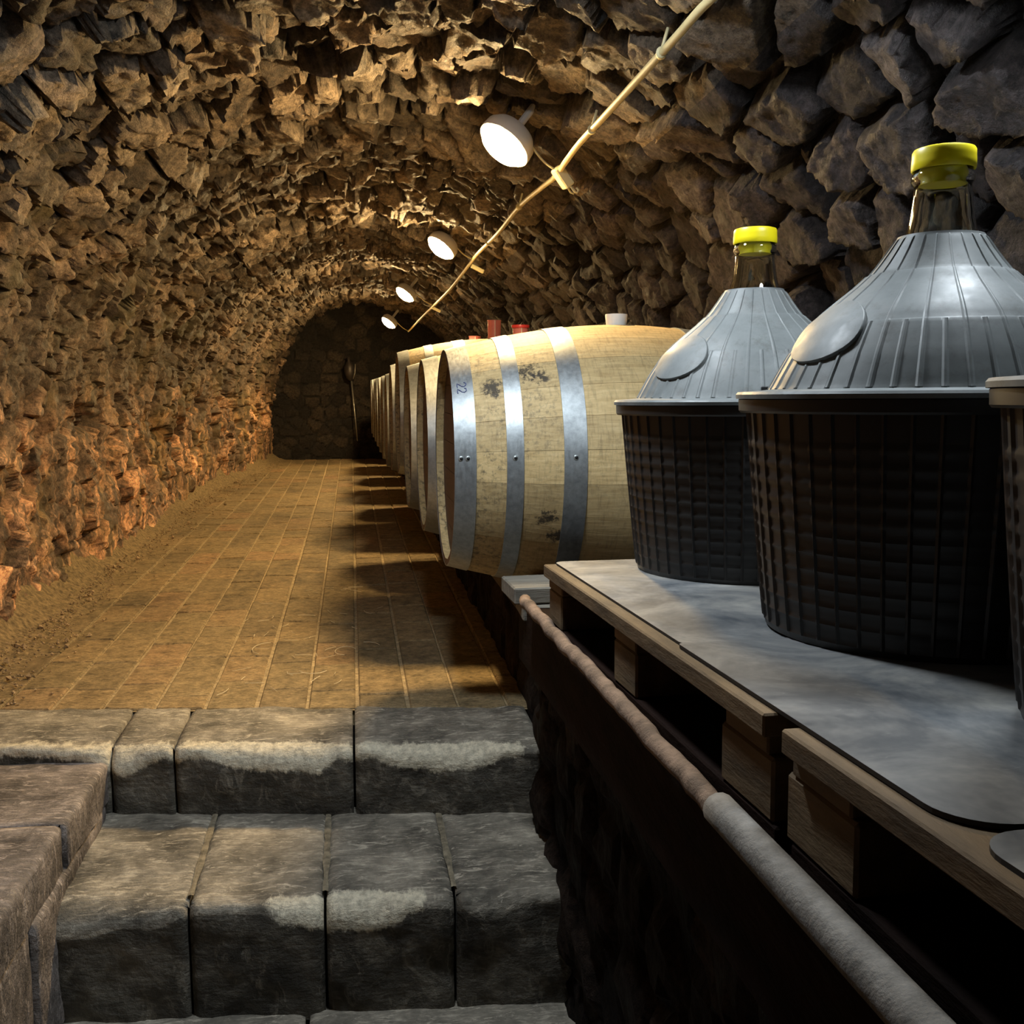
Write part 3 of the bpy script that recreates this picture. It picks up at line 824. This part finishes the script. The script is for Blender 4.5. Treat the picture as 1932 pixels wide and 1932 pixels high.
# ------------------------------------------------------------------ the ledge on the right
def support_z(y): return .4353 + .0311 * (1.8 - y)          # slightly sloping top of the near timber
def ledge():
    mb_rows = []
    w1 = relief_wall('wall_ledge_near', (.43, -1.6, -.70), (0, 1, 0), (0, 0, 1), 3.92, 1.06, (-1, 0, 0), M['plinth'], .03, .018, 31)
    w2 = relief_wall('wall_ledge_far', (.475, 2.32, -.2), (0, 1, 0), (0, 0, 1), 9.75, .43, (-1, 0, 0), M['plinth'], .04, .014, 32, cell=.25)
    t1 = MB().box((.90, .35, -.18), (.93, 3.9, .96)).build('ledge_core_near', M['plinth']); t1.parent = w1
    t2 = MB().box((.93, 7.2, .0), (.90, 9.75, .44)).build('ledge_core_far', M['plinth']); t2.parent = w2
ledge()
def tilted(y): return Matrix.Rotation(-math.atan(.0311), 3, 'X')
TILT = tilted(0)
# near timber with a pipe along its edge
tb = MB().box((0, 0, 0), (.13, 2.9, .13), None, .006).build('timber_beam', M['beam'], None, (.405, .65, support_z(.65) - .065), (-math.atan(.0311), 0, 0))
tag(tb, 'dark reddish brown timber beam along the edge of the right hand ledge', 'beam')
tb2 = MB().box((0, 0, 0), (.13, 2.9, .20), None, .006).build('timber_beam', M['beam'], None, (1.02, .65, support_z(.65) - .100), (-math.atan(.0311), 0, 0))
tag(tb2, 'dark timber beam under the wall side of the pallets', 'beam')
r = random.Random(2)
pts = [(.322 + r.uniform(-.002, .002), y, .463 + .031 * (1.87 - y) + r.uniform(-.002, .002)) for y in np.linspace(1.92, .83, 40)]
tag(MB().tube(pts, [.0112 + r.uniform(-.0005, .0007) for _ in pts], 10).build('rusty_pipe', M['rust'], smooth=True), 'thin rusty iron pipe running along the beam below the pallets', 'pipe')
pts = [(.322, y, .463 + .031 * (1.87 - y) + .002) for y in np.linspace(.85, -.2, 30)]
tag(MB().tube(pts, [.0155] * 30, 14).build('grey_pipe', M['pipe'], smooth=True), 'thicker dull grey pipe continuing from the rusty one', 'pipe')

# two weathered boards under the front barrel
b1 = MB().box((0, 0, 0), (.50, .14, .034), None, .003).build('board', M['board'], None, (.565, 2.10, .449), (0, 0, .05)); tag(b1, 'upper weathered grey board lying in front of the nearest barrel', 'board')
b2 = MB().box((0, 0, 0), (.48, .13, .028), None, .003).build('board', M['board'], None, (.575, 2.05, .416), (0, 0, -.04)); tag(b2, 'lower weathered grey board beneath the other one by the nearest barrel', 'board')

# pallets
def pallet(y0, y1, xl, label, blocks):
    e = empty('wooden_pallet', (xl + .41, (y0 + y1) / 2, support_z((y0 + y1) / 2))); e.rotation_euler = (-math.atan(.0311), 0, .024)
    tag(e, label, 'pallet', 'pallets on the ledge')
    L = y1 - y0; rr = random.Random(int(y1 * 100))
    for i, x in enumerate((-.355, -.178, 0, .178, .355)):
        MB().box((0, 0, 0), (.11 if i in (0, 4) else .10, L - rr.uniform(0, .012), .022), None, .002).build('deck_board', M['pallet'], e, (x, rr.uniform(-.004, .004), .111), (0, rr.uniform(-.006, .006), rr.uniform(-.004, .004)))
    ys = [b - (y0 + y1) / 2 for b in blocks]
    for y in ys: MB().box((0, 0, 0), (.80, .10, .020), None, .002).build('cross_board', M['pallet'], e, (0, y, .090))
    for x in (-.35, 0, .35):
        MB().box((0, 0, 0), (.10, L, .020), None, .002).build('base_board', M['beam'], e, (x, 0, .010))
        for y in ys: MB().box((0, 0, 0), (.10, .10 if y != ys[0] else .12, .060), None, .003).build('block', M['pallet'], e, (x, y, .050), (0, 0, rr.uniform(-.02, .02)))
    return e
pallet(.835, 1.785, .345, 'far wooden pallet carrying the smaller looking demijohn beside the barrel', (.905, 1.31, 1.735))
pallet(-.12, .805, .368, 'near wooden pallet at the lower right, reaching out of view', (.755, .34, -.06))

# black plastic sheets with rounded corners
def rounded(x0, y0, x1, y1, rads, seg=8):
    P = []
    for sx, sy, a, rad in ((1, 1, 0, rads[1]), (-1, 1, 90, rads[1]), (-1, -1, 180, rads[0]), (1, -1, 270, rads[0])):
        cx = x1 - rad if sx > 0 else x0 + rad; cy = y1 - rad if sy > 0 else y0 + rad
        for k in range(seg + 1):
            an = math.radians(a + 90 * k / seg); P.append((cx + rad * math.cos(an), cy + rad * math.sin(an)))
    return P
def sheet(x0, y0, x1, y1, lift, label, th=.004, rad=(.035, .035), rz=0.0):
    P = rounded(x0, y0, x1, y1, rad); n = len(P)
    cx, cy = (x0 + x1) / 2, (y0 + y1) / 2
    e = empty('plastic_sheet', (cx, cy, support_z(cy) + .122 + lift)); e.rotation_euler = (-math.atan(.0311), 0, rz)
    tag(e, label, 'plastic sheet', 'black sheets on the pallets')
    P = [(p[0] - cx, p[1] - cy) for p in P]
    MB().add([(p[0], p[1], th) for p in P], [tuple(range(n))]).build('top_face', M['sheet'], e)
    MB().add([(p[0], p[1], z) for z in (0, th - .0002) for p in P] , [(i, (i + 1) % n, n + (i + 1) % n, n + i) for i in range(n)] + [tuple(range(n))[::-1]]).build('rim_edge', M['sheet_edge'], e)
    return e
sheet(.361, 1.118, 1.14, 1.79, .0000, 'black plastic sheet on the far pallet under the demijohn beside the barrel', rad=(.008, .02), rz=.024)
sheet(.370, .575, 1.15, 1.116, .0012, 'black plastic sheet with rounded corners under the large middle demijohn', rad=(.045, .01), rz=.024)
sheet(.382, -.10, 1.15, .570, .0000, 'black plastic sheet on the near pallet below the upper sheets', rz=.024)

# ------------------------------------------------------------------ barrels
RB, RH, HL, AX = .354, .283, .465, .68
def br(t): return RB - (RB - RH) * (abs(t) / HL) ** 1.9
XC = .706
def stave_mesh(n, i, span=1.0):
    a0 = 2 * PI * (i - .5) / n + .0012; a1 = 2 * PI * (i + .5) / n - .0012
    xs = np.linspace(-HL, HL, 25); V = []; F = []
    for x in xs:
        for k in range(4):
            a = a0 + (a1 - a0) * k / 3; rr = br(x)
            V.append((x, rr * math.cos(a), rr * math.sin(a)))
        for k in range(2):
            a = (a0, a1)[k]; rr = br(x) - .015; V.append((x, rr * math.cos(a), rr * math.sin(a)))
    for j in range(len(xs) - 1):
        b0 = j * 6; b1_ = b0 + 6
        for k in range(3): F.append((b0 + k, b0 + k + 1, b1_ + k + 1, b1_ + k))
        F.append((b0 + 4, b0, b1_, b1_ + 4)); F.append((b0 + 3, b0 + 5, b1_ + 5, b1_ + 3)); F.append((b0 + 5, b0 + 4, b1_ + 4, b1_ + 5))
    e = (len(xs) - 1) * 6
    F.append((0, 4, 5, 3, 2, 1)); F.append((e, e + 1, e + 2, e + 3, e + 5, e + 4))
    m = MB().add(V, F); return m
NST = 26
def hoop_mesh(x0, x1, th=.0026, seg=96):
    V = []; F = []
    for (x, d) in ((x0, .0006), (x0, th), (x1, th), (x1, .0006)):
        for k in range(seg):
            a = 2 * PI * k / seg; rr = br(x) + d; V.append((x, rr * math.cos(a), rr * math.sin(a)))
    for j in range(3):
        for k in range(seg):
            k2 = (k + 1) % seg; F.append((j * seg + k, j * seg + k2, (j + 1) * seg + k2, (j + 1) * seg + k))
    return MB().add(V, [f[::-1] for f in F])
HOOPS = ((-.466, -.415), (-.344, -.304), (-.210, -.155), (.155, .210), (.304, .344), (.415, .466))
hoop_meshes = [hoop_mesh(*h).mesh('hoop', M['hoop'], True, 40) for h in HOOPS]
def rivet_mesh(mat, rr):
    return MB().lathe([(rr, 0), (rr * .95, .0012), (rr * .6, .0026), (.0001, .003)], 12).mesh('rivet', mat, True)
riv_d = rivet_mesh(M['rivet'], .0042); riv_p = rivet_mesh(M['rivet_pale'], .0070)
def head_mesh(k, n):
    """one plank of a round head, vertical planks"""
    R = RH - .012; z0 = -R + 2 * R * k / n; z1 = -R + 2 * R * (k + 1) / n; P = []
    zs = np.linspace(z0 + .0006, z1 - .0006, 7)
    for z in zs: P.append((math.sqrt(max(0, R * R - z * z)), z))
    for z in zs[::-1]: P.append((-math.sqrt(max(0, R * R - z * z)), z))
    m = len(P)
    return MB().add([(0, p[0], p[1]) for p in P] + [(.018, p[0], p[1]) for p in P], [tuple(range(m)), tuple(range(m, 2 * m))[::-1]] + [(i, m + i, m + (i + 1) % m, (i + 1) % m) for i in range(m)])
head_planks = [head_mesh(k, 7).mesh('head_plank', M['head']) for k in range(7)]
stave_meshes = [stave_mesh(NST, i).mesh('stave', M['oak'], True, 30, M['head']) for i in range(NST)]
body = MB()
for i in range(NST): s_ = stave_mesh(NST, i); body.add(s_.v, s_.f)
body_mesh = body.mesh('barrel_body', M['oak'], True, 30, M['head'])
def add_hoops(e, rivets=True):
    for i, me in enumerate(hoop_meshes):
        h = link('hoop', me, e)
        if rivets:
            x0, x1 = HOOPS[i]; xm = (x0 + x1) / 2
            for x in ((xm - .010, xm + .006) if i in (0, 5) else (xm,)):
                a = PI - .07
                for me_, up_ in ((riv_p, .0020), (riv_d, .0036)):
                    rr = br(x) + up_; link('rivet', me_, h, (x, rr * math.cos(a), rr * math.sin(a)), (PI / 2, 0, 0))
def add_heads(e):
    for sx in (-1, 1):
        for me in head_planks: link('head_plank', me, e, (sx * (HL - .030) - .009, 0, 0))
LABELS = ['nearest oak barrel with black mould stains, fully lit beside the demijohn', 'second oak barrel in the row, directly behind the nearest one',
          'third oak barrel in the row from the front', 'fourth oak barrel, standing taller than its neighbours with orange lit top',
          'fifth oak barrel in the row from the front'] + ['oak barrel in the dark, %s from the front of the row' % s_ for s_ in ('sixth', 'seventh', 'eighth', 'ninth', 'tenth', 'eleventh', 'twelfth and last')]
BY = (2.72, 3.455, 4.19, 4.93, 5.69, 6.46, 7.24, 8.03, 8.83, 9.63, 10.43, 11.25)
BZ = (0, -.010, -.020, .055, .008, -.035, -.042, -.048, -.051, -.054, -.057, -.060)
BX = (0, -.010, -.020, -.026, -.030, -.032, -.034, -.035, -.036, -.035, -.037, -.036)
barrels = []
base = empty('oak_barrel', (XC, BY[0], AX))
for i, me in enumerate(stave_meshes): link('stave', me, base)
add_hoops(base); add_heads(base)
barrels.append(base)
# blue marker figures on the head hoop: two hand-written 2s, lying on their side
ink = MB()
hp = [h for h in base.children if h.name.startswith('hoop')][0]
def on_hoop(x, a): rr = br(x) + .0034; return (x, rr * math.cos(a), rr * math.sin(a))
two = [(-.9, .55), (-.5, .95), (.3, .95), (.8, .5), (.5, 0), (-.3, -.5), (-.9, -.95), (0, -.95), (.9, -.9)]
for a0 in (PI - .665, PI - .725):
    ink.tube([on_hoop(-.442 + .011 * py, a0 + .026 * px) for px, py in two], .0011, 5)
ink.build('blue_marking', M['ink'], hp)
bproto = empty('oak_barrel', (XC, BY[1], AX)); link('barrel_body', body_mesh, bproto); add_hoops(bproto, False); add_heads(bproto); barrels.append(bproto)
for i in range(2, 12):
    barrels.append(copy_tree(bproto))
for i, b_ in enumerate(barrels):
    b_.location = (XC + BX[i], BY[i], AX + BZ[i]); tag(b_, LABELS[i], 'barrel', 'oak barrels in a row on the ledge')
    if i in (3,): b_.scale = (1, 1.0, 1.0)
# small clip on the second visible hoop of the fourth barrel
# rails under the barrels
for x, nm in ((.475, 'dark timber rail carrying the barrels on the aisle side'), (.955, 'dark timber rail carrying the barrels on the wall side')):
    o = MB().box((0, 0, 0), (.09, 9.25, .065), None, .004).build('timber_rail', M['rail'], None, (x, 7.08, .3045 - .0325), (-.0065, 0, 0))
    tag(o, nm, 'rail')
for i, b_ in enumerate(barrels):            # wedges
    for x in (.475, .955):
        for sy in (-1, 1):
            rb_ = br(x - XC); dy = .15; zz = AX + BZ[i] - math.sqrt(rb_ ** 2 - dy ** 2)
            zr = .3345 - .0065 * (BY[i] + sy * dy - 2.46)
            h = max(.02, zz - zr)
            y = BY[i] + sy * dy
            w_ = MB(); w0 = -.05 * sy; V = [(-.035, -.05, 0), (.035, -.05, 0), (.035, .05, 0), (-.035, .05, 0)]
            hi, lo = h + .012, max(.008, h - .016)
            tz = (lo, hi) if sy > 0 else (hi, lo)
            V += [(-.035, -.05, tz[0]), (.035, -.05, tz[0]), (.035, .05, tz[1]), (-.035, .05, tz[1])]
            w_.add(V, [(0, 3, 2, 1), (4, 5, 6, 7), (0, 1, 5, 4), (1, 2, 6, 5), (2, 3, 7, 6), (3, 0, 4, 7)])
            o = w_.build('barrel_wedge', M['rail'], b_, None)
            o.location = (x - b_.location.x, y - b_.location.y, zr - b_.location.z)

# bungs
bg = MB().lathe([(.0001, -.01), (.026, -.01), (.027, .0), (.030, .026), (.0295, .030), (.024, .0305), (.022, .027), (.0001, .027)], 28)
o = bg.build('silicone_bung', M['bung_white'], None, (XC, BY[0], AX + RB - .002), smooth=True, angle=50)
tag(o, 'white silicone bung on top of the nearest barrel', 'bung')
def red_cup(i, h, fill, label, lid=False):
    e = empty('red_airlock', (XC + BX[i], BY[i], AX + BZ[i] + RB - .003)); tag(e, label, 'airlock', 'red plastic airlocks on the barrels')
    MB().lathe([(.0001, 0), (.030, 0), (.032, h), (.0335, h), (.0335, h + .003), (.030, h + .003), (.028, .004), (.0001, .004)], 28).build('cup', M['red_clear'], e, smooth=True, angle=40)
    if fill: MB().lathe([(.0001, .005), (.0275, .005), (.028, fill), (.0001, fill)], 24).build('plug', M['red'], e, smooth=True, angle=40)
    if lid: MB().lathe([(.0001, h + .008), (.036, h + .008), (.037, h + .004), (.036, h - .004), (.0335, h - .004)], 28).build('cap_ring', M['red'], e, smooth=True, angle=40)
    MB().tube([(-.0005, -.031, .004), (-.0005, -.0325, h)], .0016, 6).build('seam_strip', M['bung_white'], e)
red_cup(2, .094, 0, 'open dark red airlock cup with a red rim on the third barrel', True)
red_cup(3, .087, .036, 'tallest pinkish red airlock cup, half filled with red, on the fourth barrel')
red_cup(4, .092, 0, 'small dim reddish airlock cup farthest back, left of the others')

# ------------------------------------------------------------------ demijohns
SEG = 480
def ribbed(levels, rib_fn, ang=SEG):
    """levels: list of (r, z); rib_fn(i_level, k) -> outward addition"""
    n = len(levels); V = np.zeros((n, ang, 3), np.float32)
    an = 2 * PI * np.arange(ang) / ang
    for i, (r_, z) in enumerate(levels):
        rr = r_ + rib_fn(i, np.arange(ang), r_, z)
        V[i, :, 0] = rr * np.cos(an); V[i, :, 1] = rr * np.sin(an); V[i, :, 2] = z
    idx = np.arange(n * ang).reshape(n, ang); nx = np.roll(idx, -1, 1)
    Q = np.stack([idx[:-1], nx[:-1], nx[1:], idx[1:]], -1).reshape(-1, 4)
    return V.reshape(-1, 3), Q
# basket
zb_ = np.linspace(0, .272, 70)
lev = [(.0001, .002), (.150, .002), (.186, .0)] + [(.190 + (.217 - .190) * (z / .272) ** .9, z + .002) for z in zb_]
def rb_fn(i, k, r_, z):
    if i < 3: return np.zeros(len(k))
    m = k % 10; v = np.where(m == 0, .0028, 0.0)
    hr = .0014 if (abs((z / .0195) % 1 - .5) < .13 and z < .235) else 0.0
    return np.maximum(v * (1 if z > .008 else 0), hr)
Vb, Qb = ribbed(lev, rb_fn)
basket_me = fast_mesh('basket', Vb, Qb, M['bucket'], True); basket_me.set_sharp_from_angle(angle=math.radians(30))
rim_me = MB().lathe([(.214, .268), (.214, .262), (.2255, .262), (.2275, .2645), (.2280, .2775), (.2260, .2790), (.2140, .2790)], 160, close=True).mesh('basket_rim', M['bucket'], True, 35)
CP = [(.231, .2785), (.2315, .2835), (.229, .2865), (.200, .2885), (.1925, .2895), (.190, .2935), (.1835, .306), (.172, .327), (.156, .3515), (.148, .3625), (.1462, .3640), (.130, .3795), (.112, .3945), (.0946, .4085), (.0800, .4220), (.0785, .4228), (.0700, .4335), (.0600, .4475), (.0525, .4590), (.0490, .4640), (.0480, .4665), (.0450, .4665), (.0440, .4600), (.0500, .4450)]
def dens(P, n=3):
    o = []
    for i in range(len(P) - 1):
        for t in range(n): o.append((P[i][0] + (P[i + 1][0] - P[i][0]) * t / n, P[i][1] + (P[i + 1][1] - P[i][1]) * t / n))
    return o + [P[-1]]
CPd = dens(CP)
def rc_fn(i, k, r_, z):
    if z < .2905 or z > .4632 or r_ < .0478: return np.zeros(len(k))
    hi = .0017 * min(1.0, r_ / .09 + .35)
    full = np.where((k % 20 < 2), hi, 0.0)
    if z < .363: full = np.where((k % 10 < 2), hi, 0.0)
    # shallow panels between ribs, raised bands
    band = .0012 if .364 < z < .4225 else 0.0
    return full + band
Vc, Qc = ribbed(CPd, rc_fn)
cone_me = fast_mesh('shoulder_cover', Vc, Qc, M['cone'], True); cone_me.set_sharp_from_angle(angle=math.radians(24))
GP = [(.0001, .012), (.150, .012), (.178, .05), (.182, .15), (.165, .27), (.11, .38), (.055, .440), (.0415, .462), (.0360, .485), (.0326, .510), (.0316, .522), (.0318, .5245), (.0345, .5275), (.0352, .5320), (.0345, .5370), (.0322, .5395), (.0318, .556), (.0280, .556), (.0278, .530), (.0286, .512), (.0320, .485), (.0375, .462), (.0510, .438), (.106, .377), (.161, .268), (.178, .15), (.174, .052), (.148, .016), (.0001, .016)]
glass_me = MB().lathe(GP, 48).mesh('glass_bottle', M['glass'], True)
cap_me = MB().lathe([(.0001, .5660), (.030, .5660), (.0335, .5650), (.0350, .5625), (.0352, .5560), (.0356, .5500), (.0356, .5425), (.0345, .5410), (.0330, .5415), (.0328, .5570), (.0001, .5580)], 64).mesh('screw_cap', M['yellow'], True, 40)
ring_me = MB().lathe([(.0352, .5180), (.0352, .5230), (.0338, .5235), (.0338, .5180)], 48, close=True).mesh('cap_skirt', M['yellow'], True, 40)
plug_me = MB().lathe([(.0001, .5405), (.0265, .5405), (.0272, .5300), (.0268, .5255), (.0001, .5255)], 40).mesh('inner_stopper', M['yellow'], True, 40)
# raised oval badge on the shoulder
def cone_r(z):
    for (r0, z0), (r1, z1) in zip(CP[5:-3], CP[6:-2]):
        if z0 <= z <= z1: return r0 + (r1 - r0) * (z - z0) / (z1 - z0)
    return .19
def badge_mesh(az, hw=.37, z0=.318, z1=.388):
    m = MB(); n = 40; rings = (1.0, 1.0, .985, .8, .5, .2); offs = (.000, .0032, .0040, .0042, .0042, .0042); V = []
    cz = (z0 + z1) / 2; hz = (z1 - z0) / 2
    for rg, of in zip(rings, offs):
        for k in range(n):
            a = 2 * PI * k / n; z = cz + hz * rg * math.sin(a); an = az + hw * rg * math.cos(a)
            r_ = cone_r(z) + of; V.append((r_ * math.cos(an), r_ * math.sin(an), z + of * .5))
    F = [(i * n + k, i * n + (k + 1) % n, (i + 1) * n + (k + 1) % n, (i + 1) * n + k) for i in range(5) for k in range(n)] + [tuple(5 * n + k for k in range(n))]
    m.add(V, F)
    return m.mesh('oval_badge', M['cone'], True, 30)
BADGE = badge_mesh(PI)
slot_me = MB().box((0, 0, 0), (.010, .020, .012), None, .001).box((.004, .016, .018), (.008, .012, .010), None, .001).mesh('latch', M['sheet_edge'])
def demijohn(name, loc, rz, label):
    e = empty(name, loc, rz); tag(e, label, 'demijohn', 'demijohns on the pallets')
    e.rotation_euler = (-math.atan(.0311) * .5, 0, rz)
    bk = link('basket', basket_me, e); link('basket_rim', rim_me, bk)
    cv = link('shoulder_cover', cone_me, e); link('oval_badge', BADGE, cv)
    for a in (math.radians(235), math.radians(55)) if rz > .3 else (math.radians(55),): link('latch', slot_me, cv, (.186 * math.cos(a), .186 * math.sin(a), .300), (0, 0, a))
    g_ = link('glass_bottle', glass_me, e); link('inner_stopper', plug_me, g_)
    link('screw_cap', cap_me, e)
    return e
def top_z(x, y, lift): return support_z(y) + .122 + lift + .004
demijohn('demijohn', (.667, 1.648, .566), math.radians(20), 'demijohn with yellow cap nearest the barrel, its dark basket partly lit')
demijohn('demijohn', (.687, 1.134, .5835), math.radians(9), 'large middle demijohn with oval badge and tall yellow capped glass neck')
demijohn('demijohn', (.722, .672, .598), math.radians(-20), 'demijohn cut off by the right edge, only its dark basket rim showing')

# ------------------------------------------------------------------ lamps and the cable
def lamp(loc, rad, mat, label, tgt, lens=.036):
    """round bulkhead lamp whose face looks along tgt"""
    d = (Vector(tgt)).normalized(); q = d.to_track_quat('Z', 'Y')
    e = empty('bulkhead_lamp', loc); e.rotation_mode = 'QUATERNION'; e.rotation_quaternion = q
    tag(e, label, 'lamp', 'round lamps on the vault')
    MB().lathe([(.0001, -.050), (rad * .80, -.050), (rad * .97, -.030), (rad, -.004), (rad * .985, .006), (rad * .93, .008), (rad * .93, .0), (.0001, .0)], 48).build('housing', M['lampbody'], e, smooth=True, angle=40)
    pr = [(rad * .90, .002)] + [(rad * .90 * math.cos(t), .004 + lens * math.sin(t)) for t in np.linspace(.05, PI / 2 - .15, 4)] + [(.0001, .004 + lens)]
    MB().lathe(pr, 24).build('diffuser', mat, e, smooth=True)
    MB().tube([(0, 0, -.045), (0, 0, -.16)], .012, 8).build('mounting_stem', M['lampbody'], e)
    return e
nrm = (-.78, -.30, -1.0)
LP = [((.475, 3.20, 1.600), .088), ((.480, 5.50, 1.585), .085), ((.425, 8.10, 1.560), .085), ((.382, 10.5, 1.480), .085)]
LN = ('nearest warm round lamp, with a plug box beside it on the cable', 'second warm round lamp along the vault', 'third warm round lamp along the vault', 'farthest warm round lamp near the dark end wall')
for (p, rad), lb in zip(LP, LN): lamp(p, rad, M['warm'], lb, nrm)
lamp((.80, 1.16, 1.475), .085, M['cool'], 'cool white round lamp above the demijohns, out of the picture', (-.22, -.02, -1.0), lens=.03)
lamp((.08, 1.70, 1.735), .085, M['cool_fill'], 'added cool white fill lamp above the steps, out of the picture', (0, 0, -1.0), lens=.03)  # invented fill lamp out of view, added to brighten treads and barrel

CP_ = [(.86, .6, 1.44), (.80, 1.1, 1.50), (.70, 1.55, 1.555), (.665, 1.865, 1.575), (.655, 2.109, 1.565), (.65, 2.652, 1.553), (.648, 2.93, 1.549), (.645, 3.10, 1.535), (.645, 3.26, 1.522), (.65, 3.50, 1.535), (.65, 3.998, 1.550), (.65, 4.578, 1.532), (.65, 5.354, 1.533), (.65, 5.717, 1.520), (.65, 6.794, 1.487), (.65, 8.0, 1.480), (.65, 8.365, 1.479), (.64, 9.5, 1.465), (.615, 10.6, 1.430), (.595, 10.85, 1.410)]
def catmull(P, n=6):
    P = [Vector(p) for p in P]; o = []
    for i in range(len(P) - 1):
        p0, p1, p2, p3 = P[max(i - 1, 0)], P[i], P[i + 1], P[min(i + 2, len(P) - 1)]
        for k in range(n):
            t = k / n; o.append(.5 * ((2 * p1) + (p2 - p0) * t + (2 * p0 - 5 * p1 + 4 * p2 - p3) * t * t + (3 * p1 - p0 - 3 * p2 + p3) * t ** 3))
    return o + [P[-1]]
cb = empty('power_cable', (.65, 3.2, 1.5)); tag(cb, 'long cream cable slung along the right side of the vault', 'cable')
c_ = MB().tube(catmull(CP_), .0088, 10).build('cable', M['cable'], None, smooth=True); adopt(c_, cb)
def wire(a, b_, rad=.0035):
    m = [(Vector(a) * (1 - t) + Vector(b_) * t) + Vector((0, 0, -.012 * math.sin(PI * t))) for t in np.linspace(0, 1, 8)]
    adopt(MB().tube(m, rad, 8).build('branch_wire', M['cable'], None, smooth=True), cb)
for (p, rad), jn in zip(LP, ((.630, 3.20, 1.53), (.645, 5.50, 1.527), (.645, 8.15, 1.480), (.595, 10.82, 1.412))):
    wire((p[0] + rad * .85, p[1], p[2] + .01), jn)
wire((.86, 1.16, 1.485), (.79, 1.16, 1.505))
for y, i in ((2.17, 0), (2.78, 0), (4.0, 0), (4.9, 0)):
    z = np.interp(y, [p[1] for p in CP_], [p[2] for p in CP_]); x = np.interp(y, [p[1] for p in CP_], [p[0] for p in CP_])
    o = MB().tube([(x - .003, y - .006, z), (x + .001, y + .010, z)], .0115, 12).tube([(x, y, z + .008), (x + .012, y, z + .05)], .004, 6).build('cable_clip', M['clip'], None, smooth=True); adopt(o, cb)
for p in ((.685, 5.62, 1.49), (.675, 8.25, 1.455)):
    o = MB().box((0, 0, 0), (.075, .03, .020), Matrix.Rotation(.45, 3, 'Y'), .003).build('wire_end', M['clip'], None, p); adopt(o, cb)
pb = empty('plug_box', (.655, 3.20, 1.508)); pb.rotation_euler = (.1, .85, .35)
tag(pb, 'cream junction box with two loose wire hooks on the cable by the nearest lamp', 'junction box')
MB().box((0, 0, 0), (.070, .036, .034), None, .004).build('box_shell', M['clip'], pb)
for sy in (-1, 1):
    MB().tube([(.034, sy * .010, 0), (.055, sy * .012, 0), (.063, sy * .012, .005), (.060, sy * .012, .014), (.050, sy * .012, .013)], .0035, 8).build('wire_hook', M['clip'], pb, smooth=True)

# ------------------------------------------------------------------ at the end wall
pl = empty('wine_thief', (.05, 11.9, .0)); tag(pl, 'thin pale tube with a dark bulb head leaning on the dark end wall', 'wine thief')
o = MB().tube([(.058, 11.86, .22), (.030, 11.93, .55), (.0, 11.98, .90)], [.007, .007, .010], 10).build('tube', M['iron'], None, smooth=True); adopt(o, pl)
o = MB().lathe([(.012, .0), (.045, .03), (.062, .09), (.058, .16), (.035, .20), (.016, .23), (.018, .27), (.0001, .27)], 20).build('bulb', M['darkmetal'], None, (-.012, 11.96, .90), (0, -.06, 0), smooth=True); adopt(o, pl)
o = MB().tube([(.02, 11.93, .92), (.042, 11.93, .99), (.048, 11.93, 1.09)], .006, 8).build('side_handle', M['iron'], None, smooth=True); adopt(o, pl)
